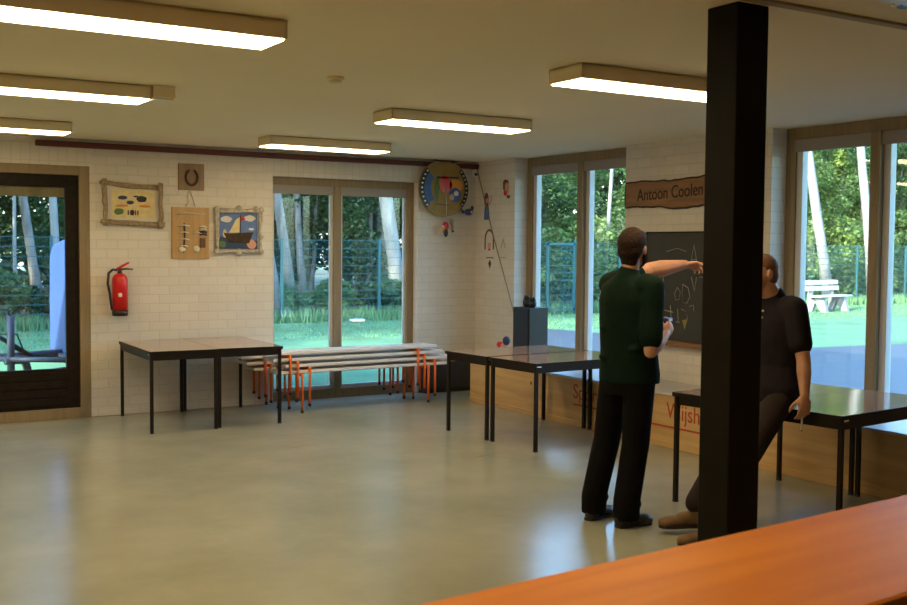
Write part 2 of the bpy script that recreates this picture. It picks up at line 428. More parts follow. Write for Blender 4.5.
# ------------------------------------------------------------------ built-in plywood bench under the right-hand windows
BX, BZ = 6.39, .47
BR = .018                                                       # runs a touch askew from the wall, as in the photo
bench = thing('window_bench', 'long pale plywood box bench with red painted writing under the right-hand windows', 'bench', (BX, 10.0, 0), 0)
L = 7.4
MB('plywood').box((0, -L, .05), (.02, 0, BZ-.02)).build('front_panel', bench)
MB('plywood').box((.02, -.02, .05), (.60, 0, BZ-.02)).build('end_panel', bench)
MB('shelf_top').box((-.015, -L, BZ-.022), (.61, .005, BZ)).build('bench_top', bench, bevel=.004)
MB('plywood').box((-.012, -L, 0), (.60, 0, .05)).build('plinth', bench, bevel=.004)
for yy, zz in ((-1.15, .33), (-2.9, .14), (-3.6, .30)): MB('bark').ball((-.0005, yy, zz), (.002, .012, .018)).build('wood_knot', bench)
def txm(origin, right, up):
    r, u = Vector(right).normalized(), Vector(up).normalized(); n = r.cross(u)
    return Matrix(((r.x, u.x, n.x, origin[0]), (r.y, u.y, n.y, origin[1]), (r.z, u.z, n.z, origin[2]), (0, 0, 0, 1)))
text_mesh('lettering', 'Sport', .20, 'red_letter', txm((-.001, -1.84, .265), (0, -1, -.02), (0, 0, 1)), bench, .001, .95)
text_mesh('lettering', 'Wijsheid', .20, 'red_letter', txm((-.001, -3.14, .255), (0, -1, -.02), (0, 0, 1)), bench, .001, .86)
MB('red_letter').box((-.0015, -2.42, .195), (0, -1.85, .212)).build('underline', bench)
MB('red_letter').box((-.0015, -4.0, .17), (0, -2.85, .186)).build('underline', bench)
# low dark brown box along the foot of the back wall, in the corner
rc = thing('low_box', 'low dark brown box at the foot of the back wall beside the window bench', 'heater', (6.24, YB-.10, 0))
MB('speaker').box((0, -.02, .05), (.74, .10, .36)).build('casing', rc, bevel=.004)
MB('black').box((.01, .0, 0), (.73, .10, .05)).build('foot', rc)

# ------------------------------------------------------------------ bar counter in the near corner
ct = thing('bar_counter', 'orange varnished wooden bar counter in the near corner', 'counter', (1.0, 1.685, 0), math.atan(.072))
MB('counter').box((-.55, -.485, 1.005), (3.6, 0, 1.05)).build('counter_top', ct, bevel=.012)
MB('counter').box((-.45, -.40, 0), (3.5, -.07, 1.005)).build('counter_front', ct)

# ------------------------------------------------------------------ tables
def make_table(label, loc, rz, group):
    t = thing('folding_table', label, 'table', loc, rz, group)
    Lx, Wy, H = 1.20, .635, .745
    MB('table_top').box((-Lx/2+.004, -Wy/2+.004, H-.02), (Lx/2-.004, Wy/2-.004, H)).build('tabletop', t)
    e = MB('table_frame')
    for s in (-1, 1):
        e.box((-Lx/2, s*Wy/2-.004, H-.026), (Lx/2, s*Wy/2+.004-.001*s, H-.001)); e.box((s*Lx/2-.004, -Wy/2, H-.026), (s*Lx/2+.004, Wy/2, H-.001))
    e.build('edge_band', t)
    a = MB('table_frame')
    for s in (-1, 1):
        a.box((-Lx/2+.03, s*(Wy/2-.022)-.012, H-.085), (Lx/2-.03, s*(Wy/2-.022)+.012, H-.022)); a.box((s*(Lx/2-.03)-.012, -Wy/2+.03, H-.085), (s*(Lx/2-.03)+.012, Wy/2-.03, H-.022))
    a.build('apron', t)
    for sx in (-1, 1):
        for sy in (-1, 1):
            x, y = sx*(Lx/2-.025), sy*(Wy/2-.022)
            MB('table_frame').box((x-.0145, y-.0145, .012), (x+.0145, y+.0145, H-.022)).box((x-.016, y-.016, 0), (x+.016, y+.016, .014), 'black').build('leg', t, bevel=.003)
    for sx in (-1, 1):
        for sy in (-1, 1):
            MB('chrome').box((sx*(Lx/2-.035)-.022, sy*(Wy/2+.004)-.0015, H-.034), (sx*(Lx/2-.035)+.022, sy*(Wy/2+.004)+.0015, H-.026)).build('corner_clip', t)['label'] = 'bright chrome corner clip'
    return t
T0 = make_table('brown-topped folding table under the fire extinguisher, left of the two pushed together', (3.055, 10.175, 0), math.radians(88.2), 'folding tables against the back wall')
def tab(label, loc, rz, group): return dup(T0, loc, rz, label, group)
tab('brown-topped folding table beside the bench stack, right of the two pushed together', (3.692, 10.19, 0), math.radians(88.2), 'folding tables against the back wall')
th = math.radians(3.7)
def at(ox, oy, u, v, t): return (ox+u*math.cos(t)-v*math.sin(t), oy+u*math.sin(t)+v*math.cos(t), 0)
ox, oy = 5.15, 8.49                                            # far near-side corner of the centre pair
tab('brown-topped folding table reaching toward the speaker box, further of the middle pair', at(ox, oy, .60, -.3175, th), th, 'folding tables in the middle by the window bench')
tab('brown-topped folding table just behind the green-shirted person, nearer of the middle pair', at(ox, oy, .60, -.99, th), th, 'folding tables in the middle by the window bench')
th2 = math.radians(6.0); ox, oy = 5.025, 5.34
tab('folding table beyond the black post and the leaning person, further of the right-hand pair', at(ox, oy, .60, -.3175, th2), th2, 'folding tables on the right by the window bench')
tab('folding table on whose edge the dark-shirted person leans, nearer of the right-hand pair', at(ox, oy, .60, -.957, th2), th2, 'folding tables on the right by the window bench')

# ------------------------------------------------------------------ stacked benches with orange legs
def make_bench(label, loc, rz, group):
    t = thing('gym_bench', label, 'bench', loc, rz, group)
    H = .435
    MB('bench_white').box((-1.02, -.135, H-.029), (1.02, .135, H)).box((-1.015, -.130, H-.034), (1.015, .130, H-.028), 'bench_wood').build('bench_top', t, bevel=.005)
    for sx in (-1, 1):
        x = sx*.76
        MB('orange').box((x-.012, -.165, H-.062), (x+.012, .165, H-.03)).build('crossbar', t, bevel=.003)
        for sy in (-1, 1):
            MB('orange').tube([(x, sy*.158, .015), (x, sy*.158, H-.032)], .0135, n=10).tube([(x, sy*.158, 0), (x, sy*.158, .03)], .0165, 'black', 10).build('leg', t)
    return t
zs = .064
B0 = make_bench('white bench with orange legs standing on the floor, lowest of the front stack', (5.17, 10.27, 0), math.radians(2), 'benches stacked in front of the back window')
for k, (dx, lab) in enumerate(((.085, 'white bench with orange legs, second from the floor in the front stack'), (-.045, 'white bench with orange legs, third from the floor in the front stack'), (-.125, 'white bench with orange legs, topmost of the front stack'))):
    dup(B0, (5.17+dx, 10.27+.004*(k+1), zs*(k+1)), math.radians(2), lab)
for k, (dx, lab) in enumerate(((-.06, 'orange-legged bench on the floor next to the window glass, lowest of the rear stack'), (-.14, 'orange-legged bench in the middle of the rear stack next to the window glass'), (-.20, 'orange-legged bench on top of the rear stack next to the window glass'))):
    dup(B0, (5.14+dx, 10.67, zs*k), math.radians(1), lab)

# ------------------------------------------------------------------ ceiling lights
def make_light(label, loc, lit=True, group='ceiling lights'):
    t = thing('ceiling_light', label, 'light', loc, 0, group)
    h = MB('lamp_body')
    h.box((0, 0, -.085), (1.26, .012, -.004)); h.box((0, .288, -.085), (1.26, .30, -.004)); h.box((0, 0, -.085), (.012, .30, -.004)); h.box((1.248, 0, -.085), (1.26, .30, -.004)); h.box((0, 0, -.016), (1.26, .30, -.004))
    h.box((.02, .02, -.004), (1.24, .28, 0), 'black')
    h.build('housing', t)
    MB('lamp' if lit else 'lamp_off').box((.012, .012, -.092), (1.248, .288, -.08)).build('diffuser', t)
    return t
rows = [4.70, 6.985, 9.36]
names = [('long lit ceiling light in the top left corner, nearest the camera', 'lit ceiling light halfway along the left row with a small box at its end', 'lit ceiling light above the door, at the far end of the left row'),
         ('lit ceiling light partly hidden by the black post', 'lit ceiling light in the middle of the ceiling between two others of its row', 'lit ceiling light nearest the round plaque in front of the back wall')]
Lt = make_light(names[0][0], (.67, rows[0]-.12, HC))
dup(Lt, (.73, rows[1]-.05, HC), 0, names[0][1]); dup(Lt, (.76, rows[2], HC), 0, names[0][2])
for k, x in ((0, 3.71), (1, 3.765), (2, 3.775)): dup(Lt, (x, rows[k], HC), 0, names[1][k])
dup(Lt, (.55, 2.15, HC), 0, 'lit ceiling light over the left end of the bar counter, above the camera')
for k, lab in enumerate(('added lit ceiling light of the unseen far left row nearest the bar', 'added lit ceiling light in the middle of the unseen far left row', 'added lit ceiling light at the door end of the unseen far left row')): dup(Lt, (-2.4, rows[k], HC), 0, lab)  # far left row added out of view to brighten the room
# the bar lights behind the ceiling batten are switched off
make_light('unlit ceiling light in the top right corner beyond the ceiling batten', (3.42, 2.33, HC), False)
e = thing('emergency_light', 'small box-shaped emergency light at the end of a lit ceiling light', 'light', (1.995, 6.90, HC))
MB('lamp_body').box((0, 0, -.075), (.14, .26, 0)).build('housing', e, bevel=.004)
MB('lamp_off').box((.01, .02, -.085), (.13, .24, -.075)).build('diffuser', e)
sdv = thing('smoke_detector', 'round smoke detector in the middle of the ceiling', 'smoke detector', (2.82, 5.95, HC))
MB('lamp_body').tube([(0, 0, 0), (0, 0, -.022)], .052, n=20).build('base', sdv)
MB('lamp_body').tube([(0, 0, -.022), (0, 0, -.036), (0, 0, -.045)], [.038, .036, .022], n=20).build('sensor_head', sdv)
sp = thing('ceiling_spot', 'small round recessed spot in the ceiling near the top right corner', 'light', (3.93, 2.85, HC))
sp_m = MB('lamp_body').tube([(0, 0, 0), (0, 0, -.012)], .05, n=20); sp_m.build('rim', sp)
MB('black').tube([(0, 0, -.012), (0, 0, -.016)], .032, n=18).build('lens', sp)

# ------------------------------------------------------------------ things on the back wall
def twig(mb, a, b, r, m, wob=.008, n=9):
    a, b = Vector(a), Vector(b); pts = []
    for i in range(n):
        p = a.lerp(b, i/(n-1)); pts.append(p + Vector((random.uniform(-wob, wob), random.uniform(-.3, .3)*wob, random.uniform(-wob, wob))))
    mb.tube(pts, [r*random.uniform(.75, 1.2) for _ in pts], m, 8)
def patch(mb, pts, m, y=-.003, th=.003):
    mb.prism([(x, y, z) for x, z in pts], (0, -th, 0), m)
def blobp(cx, cz, rx, rz, n=14, wob=.12):
    return [(cx+rx*math.cos(2*PI*k/n)*random.uniform(1-wob, 1+wob), cz+rz*math.sin(2*PI*k/n)*random.uniform(1-wob, 1+wob)) for k in range(n)]
# twig-framed picture with painted birds
p = thing('twig_picture', 'yellowish painted picture in a frame of twigs beside the door', 'picture', (2.91, YB-.012, 2.115)); p.scale = (.95, 1, .95)
m = MB('paper').box((-.27, -.004, -.19), (.28, .008, .18)); m.build('backing', p)
a = MB('cream').box((-.21, -.008, -.155), (.235, -.004, .135))
for (x, z, rx, rz) in ((-.10, .055, .05, .022), (.10, .045, .055, .035), (-.02, .005, .04, .02), (.04, .07, .03, .01), (-.06, -.115, .06, .0), (.0, -.10, .02, .03)):
    if rz: patch(a, blobp(x, z, rx, rz), 'navy' if x != .10 else 'black', -.008)
for k in range(5): patch(a, [(-.05+k*.025, -.125), (-.035+k*.025, -.125), (-.035+k*.025, -.085), (-.04+k*.025, -.07), (-.05+k*.025, -.085)], 'brown_paint', -.008)
patch(a, blobp(-.14, -.09, .05, .035), 'green_paint', -.008); patch(a, blobp(-.11, -.03, .07, .012), 'orange_paint', -.008); patch(a, blobp(.13, -.03, .06, .014), 'orange_paint', -.008)
a.build('painting', p)
fr = MB('twig')
for k in range(3):
    twig(fr, (-.33, -.02, .215-.014*k), (.32, -.02, .175-.014*k), .014, 'twig'); twig(fr, (-.32, -.02, -.185-.012*k), (.34, -.02, -.215-.012*k), .013, 'twig')
    twig(fr, (-.295+.014*k, -.03, -.24), (-.305+.014*k, -.03, .25), .014, 'twig'); twig(fr, (.285+.012*k, -.03, -.26), (.28+.012*k, -.03, .22), .013, 'twig')
for sx, z in ((-.30, .215), (.285, .18), (-.295, -.2), (.29, -.225)): fr.ball((sx, -.04, z), (.024, .012, .024), 'twig')
fr.build('frame', p)
# horseshoe plaque
p = thing('horseshoe_plaque', 'small brown wooden plaque with a horseshoe, above the knot board', 'plaque', (3.515, YB-.012, 2.40))
MB('plaque_brown').box((-.135, -.006, -.135), (.135, .012, .135)).build('plaque', p, bevel=.003)
hs = [(.062*math.cos(t)*(1.0 if abs(math.sin(t)) < .9 else 1), -.014, -.005+.078*math.sin(t)) for t in [PI*.62+i*(2*PI-PI*.24)/18 for i in range(19)]]
hs = [(h[0], h[1], h[2]) for h in hs]
MB('iron').tube(hs, [.009]+[.013]*17+[.009], n=8).build('horseshoe', p)['label'] = 'dark iron horseshoe'
# knot board with a bit of rope above it
p = thing('knot_board', 'tan board with tied rope knots mounted on it, below the horseshoe', 'board', (3.505, YB-.012, 1.825))
MB('board_tan').box((-.195, -.006, -.265), (.195, .012, .265)).build('board', p, bevel=.003)
MB('rope').tube([(-.14, -.014, .19), (-.05, -.016, .205), (.05, -.016, .195), (.15, -.014, .20)], .006).build('rope_length', p)
for x, z, w_ in ((-.075, .07, .06), (-.075, .0, .055), (-.075, -.07, .06), (-.075, -.14, .045)): MB('rope').tube([(x-w_, -.016, z), (x, -.022, z+.012), (x+w_, -.016, z)], .007).build('hitch', p)
MB('iron').tube([(-.07, -.016, .10), (-.066, -.018, 0), (-.072, -.018, -.10), (-.08, -.016, -.20)], .009).build('post_rope', p)
MB('rope').ball((-.095, -.018, -.168), (.036, .012, .03)).build('knot', p)
MB('rope').tube([(.02, -.016, .0), (.07, -.018, .01), (.11, -.018, -.005)], .008).build('rope_end', p)
for z in (.06, .035, .01, -.015): MB('rope' if z > .02 else 'iron').tube([(.09, -.016, z), (.13, -.024, z+.008), (.165, -.016, z)], .010).build('turn', p)
MB('brown_paint').box((.095, -.022, -.15), (.15, -.006, -.05)).build('cleat', p)
MB('rope').ball((.055, -.018, -.165), (.035, .012, .035)).build('knot', p)
r = MB('rope')
r.tube([(3.50, YB-.01, 2.262), (3.47, YB-.014, 2.20), (3.49, YB-.014, 2.15), (3.455, YB-.012, 2.10)], .006).tube([(3.50, YB-.01, 2.262), (3.53, YB-.014, 2.19), (3.555, YB-.012, 2.10)], .006)
tag(r.build('rope_loop'), 'loop of pale rope hanging between the horseshoe plaque and the knot board', 'rope')
# ship picture in a driftwood frame
p = thing('ship_picture', 'painted sailing boat on blue in a driftwood frame, left of the back window', 'picture', (4.012, YB-.012, 1.855))
a = MB('sky_paint').box((-.215, -.004, -.19), (.215, .008, .19))
patch(a, [(-.215, -.19), (.215, -.19), (.215, -.10), (-.215, -.06)], 'navy', -.004)
patch(a, [(-.16, -.02), (-.10, -.12), (.12, -.13), (.17, -.01), (.10, -.015), (-.10, -.03)], 'bark', -.006, .008)
patch(a, [(-.10, -.02), (.02, -.015), (.025, .15), (-.02, .12)], 'cream', -.006, .005); patch(a, [(.02, .09), (.02, .165), (.085, .13)], 'red', -.006, .005)
a.tube([(.022, -.012, -.03), (.026, -.012, .165)], .006, 'iron', 6)
for x, z in ((-.13, .12), (.13, .135)):
    patch(a, blobp(x, z, .062, .032, 16), 'paper', -.005)
patch(a, blobp(.15, .02, .03, .012), 'white', -.005); patch(a, blobp(-.145, -.03, .02, .045), 'cream', -.006); patch(a, blobp(.15, -.14, .05, .05), 'skin_paint', -.006); patch(a, blobp(-.17, -.14, .04, .035), 'green_paint', -.006)
a.build('painting', p)
fr = MB('driftwood')
for k in range(2):
    twig(fr, (-.25, -.02, .205+.014*k), (.27, -.02, .205+.014*k), .016, 'driftwood'); twig(fr, (-.25, -.02, -.205-.014*k), (.27, -.02, -.205-.014*k), .016, 'driftwood')
    twig(fr, (-.225-.014*k, -.025, -.24), (-.225-.014*k, -.025, .24), .016, 'driftwood'); twig(fr, (.235+.012*k, -.025, -.24), (.235+.012*k, -.025, .24), .015, 'driftwood')
for x, z in ((0, .24), (0, -.24), (.25, .225), (.25, -.215), (-.24, .225), (-.24, -.21), (.245, -.06), (.19, .235)): fr.ball((x, -.035, z), (.032, .016, .03), 'driftwood')
fr.build('frame', p)
# fire extinguisher
p = thing('fire_extinguisher', 'red fire extinguisher with black hose hanging on the white brick wall', 'fire extinguisher', (2.762, YB-.10, 1.0))
MB('red').tube([(0, 0, .05), (0, 0, .36), (0, 0, .395), (0, 0, .42)], [.075, .075, .062, .03], n=24).build('cylinder', p)
MB('black').tube([(0, 0, 0), (0, 0, .055)], [.074, .078], n=24).build('foot_ring', p)
MB('iron').tube([(0, 0, .42), (0, 0, .46)], [.022, .018], n=12).build('valve', p)
MB('red').tube([(-.035, -.01, .455), (.02, -.012, .49), (.085, -.015, .525)], [.013, .013, .010], n=8).build('handle', p)
MB('iron').tube([(-.02, -.01, .455), (.06, -.012, .462), (.125, -.014, .458)], [.010, .009, .006], n=8).build('lever', p)
MB('black').tube([(-.03, -.01, .45), (-.075, -.02, .455), (-.115, -.03, .42), (-.125, -.03, .32), (-.105, -.03, .22), (-.09, -.03, .10), (-.085, -.03, .06)], .013, n=10).build('hose', p)
MB('paper').box((-.035, -.079, .19), (.0, -.073, .225)).build('label_sticker', p)
MB('black').box((-.04, .06, .25), (.04, .10, .32)).build('wall_bracket', p)
# round painted plaque in the corner
p = thing('round_plaque', 'large round ochre plaque with painted shapes under the ceiling in the corner', 'plaque', (6.50, YB-.075, 2.387), 0)
n = 40
m = MB('ochre').prism([(.335*math.cos(2*PI*k/n), -.012, .33*math.sin(2*PI*k/n)) for k in range(n)], (0, .024, 0)); m.build('disc', p)
def arc(mb, r0, r1, a0, a1, m, y=-.0125, th=.004, k=14):
    o = [(r1*math.cos(a0+(a1-a0)*i/k), r1*math.sin(a0+(a1-a0)*i/k)) for i in range(k+1)]; q = [(r0*math.cos(a0+(a1-a0)*i/k), r0*math.sin(a0+(a1-a0)*i/k)) for i in range(k+1)]
    patch(mb, o+q[::-1], m, y, th)
a = MB('navy')
arc(a, .27, .33, math.radians(135), math.radians(225), 'black'); arc(a, .18, .265, math.radians(138), math.radians(222), 'blue')
arc(a, .28, .33, math.radians(-40), math.radians(45), 'black')
for k in range(9):
    t = math.radians(139+k*10.2); patch(a, blobp(.30*math.cos(t), .30*math.sin(t), .014, .011, 10, .05), 'white', -.0166)
    t = math.radians(-36+k*9.5); patch(a, blobp(.305*math.cos(t), .305*math.sin(t), .011, .009, 10, .05), 'white', -.0166)
patch(a, blobp(.02, .05, .085, .10, 16), 'red', -.0126); patch(a, blobp(-.10, -.01, .03, .15, 14), 'green_paint', -.0126); patch(a, blobp(.16, .04, .09, .07, 16), 'orange_paint', -.0126)
patch(a, blobp(.145, -.075, .085, .085, 18, .05), 'blue', -.0166); patch(a, blobp(.16, -.055, .033, .03, 14), 'white', -.0208); patch(a, blobp(.10, -.10, .03, .035, 14), 'skin_paint', -.0208)
patch(a, [(-.10, .115), (.2, .12), (.2, .14), (-.10, .135)], 'black', -.0126); patch(a, [(-.12, -.19), (.06, -.20), (.06, -.19), (-.12, -.178)], 'black', -.0126)
a.build('painted_motif', p)
b = MB('black')
b.tube([(-.13, .0, .325), (-.02, -.02, .31), (.14, -.02, .318)], .008).tube([(.06, .0, .30), (.16, -.02, .31), (.19, -.01, .322)], .007)
b.build('hanging_bracket', p)
MB('rope').tube([(.02, -.022, .0), (.025, -.022, -.20), (.03, -.02, -.345)], .004, n=6).build('string', p)
h = thing('hanging_ornament', 'small red and black ornament hanging on a string below the round plaque', 'ornament', (6.515, YB-.10, 1.895))
MB('orange_paint').ball((0, 0, .05), (.045, .014, .055), 'red').ball((-.03, -.004, .02), (.028, .014, .045), 'orange_paint').build('body', h); MB('black').ball((-.005, -.016, -.025), (.03, .012, .05)).build('lower_body', h); MB('white').ball((-.045, -.018, .05), (.012, .008, .014)).build('spot', h)
h = thing('hanging_ornament', 'small pale brown ornament hanging beside the red one below the round plaque', 'ornament', (6.60, YB-.09, 1.94))
MB('twig').ball((0, 0, .06), (.032, .012, .036)).ball((.012, 0, 0), (.020, .010, .05)).build('body', h); MB('brown_paint').ball((.02, -.002, -.05), (.02, .012, .014)).build('foot', h)
h = thing('hanging_ornament', 'small dark blue bird-shaped ornament at the lower right of the round plaque', 'ornament', (6.83, YB-.10, 2.12))
MB('navy').ball((0, 0, 0), (.06, .02, .04)).ball((.05, 0, .045), (.022, .018, .03)).build('body', h); MB('black').prism([(-.05, 0, .0), (-.11, 0, .05), (-.075, 0, -.02)], (0, .012, 0)).build('tail', h); MB('white').ball((.03, -.018, .0), (.014, .008, .014)).build('spot', h)
h = thing('wall_sensor', 'small white sensor box high in the corner beside the round plaque', 'sensor', (6.955, YB-.04, 2.575))
MB('white').box((-.03, -.02, -.03), (.03, .03, .05)).build('housing', h, bevel=.006); MB('black').box((-.018, -.024, -.02), (.018, -.018, .01)).build('lens', h)

# ------------------------------------------------------------------ things on the right wall
def patch_x(mb, pts, m, x=XR-.003, th=.003):
    mb.prism([(x, y, z) for y, z in pts], (-th, 0, 0), m)
def cutout(name, label, cat, y, z, parts):
    root = thing(name, label, cat, (XR, y, z))
    for pn, m, pts, k in parts:
        mb = MB(m); mb.prism([(.0005-.003*k, yy, zz) for yy, zz in pts], (-.003, 0, 0), m); mb.build(pn, root)
    return root
cutout('paper_figure', 'paper cut-out figure with long brown hair and blue dress on the right wall', 'decoration', 10.61, 2.18,
       [('dress', 'blue', [(-.05, -.15), (.075, -.15), (.06, .0), (.03, .03), (-.02, .03)], 0), ('hair', 'brown_paint', blobp(.02, .08, .045, .09, 14, .05), 1), ('face', 'skin_paint', blobp(.0, .075, .024, .032, 12, .05), 2), ('arm', 'skin_paint', [(-.03, .0), (-.09, .06), (-.095, .14), (-.08, .14), (-.07, .07), (-.02, .03)], 1)])
cutout('paper_figure', 'pink paper cut-out figure on the right wall nearest the window', 'decoration', 10.22, 2.375,
       [('body', 'skin_paint', blobp(.0, .0, .055, .085, 14, .08), 0), ('hair', 'brown_paint', [(.03, -.02), (.062, .0), (.066, .08), (.03, .11), (-.03, .10), (-.05, .06), (.0, .075), (.03, .05)], 1), ('shirt', 'red', blobp(.02, -.045, .03, .03, 12), 1), ('shoe', 'brown_paint', blobp(-.045, -.09, .035, .02, 12), 1)])
arch = [(.10*math.cos(t), .02+.12*math.sin(t)) for t in [PI*i/12 for i in range(13)]]
cutout('paper_arch', 'white paper house with a brown arch outline on the right wall', 'decoration', 10.56, 1.78,
       [('sheet', 'paper', [(.085, -.13)]+[(y*.85, z*.85) for y, z in arch]+[(-.085, -.13)], 0), ('arch', 'brown_paint', [(.10, -.10)]+arch+[(-.10, -.10), (-.075, -.10)]+[(y*.75, z*.82) for y, z in arch[::-1]]+[(.075, -.10)], 1), ('face', 'skin_paint', blobp(.0, -.05, .04, .035, 12), 1), ('mouth', 'red', blobp(.0, -.10, .03, .014, 10), 1)])
cutout('paper_card', 'small white card with a dark emblem lowest among the wall cut-outs', 'card', 10.545, 1.515,
       [('card', 'paper', [(-.085, -.085), (.085, -.085), (.085, .085), (-.085, .085)], 0), ('emblem', 'black', [(0, -.06), (.03, .0), (.012, .03), (.0, .045), (-.012, .03), (-.03, .0)], 1), ('line', 'brown_paint', [(-.075, .062), (.075, .062), (.075, .075), (-.075, .075)], 1)])
cutout('pencil_sketch', 'faint triangular outline sketch on the right wall beside the leaning pole', 'drawing', 10.27, 1.70,
       [('sheet', 'plaster', [(-.08, -.13), (.09, -.13), (.07, .02), (.0, .13), (-.06, .02)], 0), ('outline', 'pole', [(.0, .11), (.045, .0), (.04, .0), (.0, .095), (-.04, .0), (-.045, .0)], 1), ('baseline', 'pole', [(-.06, -.115), (.06, -.115), (.06, -.108), (-.06, -.108)], 1)])
pl = MB('pole').tube([(6.955, 10.77, 2.62), (6.925, 10.35, 1.80), (6.90, 9.975, 1.13), (6.88, 9.635, .475)], [.006, .0065, .007, .007], n=8)
tag(pl.build('pole'), 'thin brown pole leaning in the corner between the round plaque and the speaker', 'pole')
# loudspeaker box standing on the bench
s = thing('speaker_box', 'tall black speaker box standing on the window bench', 'speaker', (6.61, 9.20, BZ))
MB('speaker').box((0, 0, 0), (.245, .30, .60)).build('cabinet', s, bevel=.005)
MB('black').box((-.008, .015, .015), (0, .285, .585)).build('grille', s)
for nm, lab, y, h_ in (('small_pot', 'black lumpy pot on top of the speaker box, the taller of two', 9.37, .10), ('small_pot', 'black lumpy pot on top of the speaker box, the lower of two', 9.27, .085)):
    q = thing(nm, lab, 'pot', (6.70, y, BZ+.60))
    MB('black').tube([(0, 0, 0), (0, 0, .02), (0, 0, h_*.6), (0, 0, h_*.9)], [.028, .040, .044, .03], n=12).build('body', q)
    z_ = MB('black')
    for k in range(7): z_.ball((.022*math.cos(k*.9), .022*math.sin(k*.9), h_*.88+.012*(k % 3)), .016, seg=8)
    z_.build('lumps', q)
q = thing('toy_bird', 'tiny red and purple toy on the window bench behind the middle tables', 'toy', (6.68, 9.78, BZ))
MB('skin_paint').ball((0, 0, .09), (.035, .05, .09)).build('body', q); MB('red').ball((0, .07, .16), (.03, .05, .035)).build('wing', q); MB('navy').ball((0, -.055, .21), (.04, .045, .05)).build('head', q)
# carved plank sign
s = thing('wooden_sign', 'rough wooden plank sign with carved lettering on the pier between the windows', 'sign', (XR, 7.42, 2.225))
Y0s, Y1s = .69, -.67
top, bot = [], []
for i in range(19):
    t = i/18; y = Y0s+(Y1s-Y0s)*t
    top.append((y, .105+.03*t+.012*math.sin(7*t+1)+random.uniform(-.006, .006))); bot.append((y, -.125+.012*math.sin(9*t)+random.uniform(-.007, .007)))
MB('sign_wood').prism([(-.004, y, z) for y, z in top+bot[::-1]], (-.03, 0, 0)).build('plank', s, bevel=.004)
ed = MB('bark')
ed.tube([(-.022, y, z) for y, z in top], .014, n=6).tube([(-.022, y, z) for y, z in bot], .014, n=6).tube([(-.022, Y0s, -.12), (-.022, Y0s+.006, 0), (-.022, Y0s, .105)], .013, n=6).tube([(-.022, Y1s, -.12), (-.022, Y1s-.006, 0), (-.022, Y1s, .13)], .013, n=6)
ed.build('bark_edge', s)
text_mesh('lettering', 'Antoon Coolen', .165, 'burnt', txm((-.0345, .52, -.065), (0, -1, .035), (0, 0, 1)), s, .002, .84)['label'] = 'dark burnt-in lettering'
# chalkboard
b = thing('chalkboard', 'dark chalkboard with chalk drawings on the pier under the wooden sign', 'chalkboard', (XR, 7.15, 1.35))
MB('chalkboard').box((-.018, -.65, -.50), (-.002, .65, .50)).build('board', b)
fr = MB('table_frame')
fr.box((-.024, -.67, .50), (0, .67, .515)); fr.box((-.024, .65, -.50), (0, .67, .50)); fr.box((-.024, -.67, -.50), (0, -.65, .50)); fr.build('frame', b)
MB('sign_wood').box((-.075, -.67, -.545), (0, .67, -.50)).build('chalk_tray', b, bevel=.004)
def line(mb, pts, m='chalk', r=.004):
    mb.tube([(-.0185, y-.10, z) for y, z in pts], r, m, 5)
ch = MB('chalk')
line(ch, [(.17, .20), (.125, .39), (.075, .20)]); line(ch, [(.15, .26), (.095, .26)]); line(ch, [(.15, .10), (.11, -.03), (.085, .10)])
line(ch, [(.33, .0), (.29, -.04), (.30, -.11), (.35, -.12), (.365, -.06), (.33, 0)]); line(ch, [(.26, .03), (.26, -.14), (.20, -.14), (.165, -.08), (.19, .0), (.26, .03)])
line(ch, [(.52, .15), (.525, -.22)]); line(ch, [(.50, -.22), (.38, -.235)]); line(ch, [(.42, -.17), (.40, -.32)]); line(ch, [(.53, -.30), (.40, -.31)])
line(ch, [(.32, -.20), (.31, -.32)]); line(ch, [(.34, -.32), (.29, -.325)]); line(ch, [(.27, -.20), (.20, -.22), (.19, -.28), (.24, -.33)]); line(ch, [(.17, -.17), (.12, -.155), (.11, -.21)])
line(ch, [(.48, .33), (.34, .36), (.22, .33)], r=.003); line(ch, [(.05, .1), (-.2, .12)]); line(ch, [(-.1, -.1), (-.25, -.12), (-.3, .05)])
ch.build('chalk_drawing', b)
cy2 = MB('chalk_yellow')
cy2.prism([(-.018, .16, -.30), (-.018, .09, -.29), (-.018, .125, -.385)], (-.002, 0, 0)); cy2.build('yellow_mark', b)['label'] = 'yellow chalk triangle'
# ------------------------------------------------------------------ people
def fuse(name, mb, voxel, matname, parent=None, smooth=4, base=(0, 0, 0), floor=None):
    """weld overlapping closed shapes into one continuous skin and keep it as a plain mesh"""
    me = mb.mesh(name+'_raw'); o = bpy.data.objects.new(name+'_raw', me); COL.objects.link(o)
    r = o.modifiers.new('r', 'REMESH'); r.mode = 'VOXEL'; r.voxel_size = voxel; r.use_smooth_shade = True
    if smooth:
        s = o.modifiers.new('s', 'SMOOTH'); s.factor = .5; s.iterations = smooth
    dg = bpy.context.evaluated_depsgraph_get(); dg.update()
    m2 = bpy.data.meshes.new_from_object(o.evaluated_get(dg)); bpy.data.objects.remove(o); bpy.data.meshes.remove(me)
    if floor is not None:
        for v in m2.vertices:
            if v.co.z < floor: v.co.z = floor
    m2.transform(Matrix.Translation(-Vector(base))); m2.name = name
    m2.materials.clear(); m2.materials.append(M[matname])
    for p_ in m2.polygons: p_.use_smooth = True
    n = bpy.data.objects.new(name, m2); COL.objects.link(n)
    if parent: n.parent = parent
    else: n.location = base
    return n
def frame3(f, l, u):
    return Matrix(((f.x, l.x, u.x, 0), (f.y, l.y, u.y, 0), (f.z, l.z, u.z, 0), (0, 0, 0, 1)))
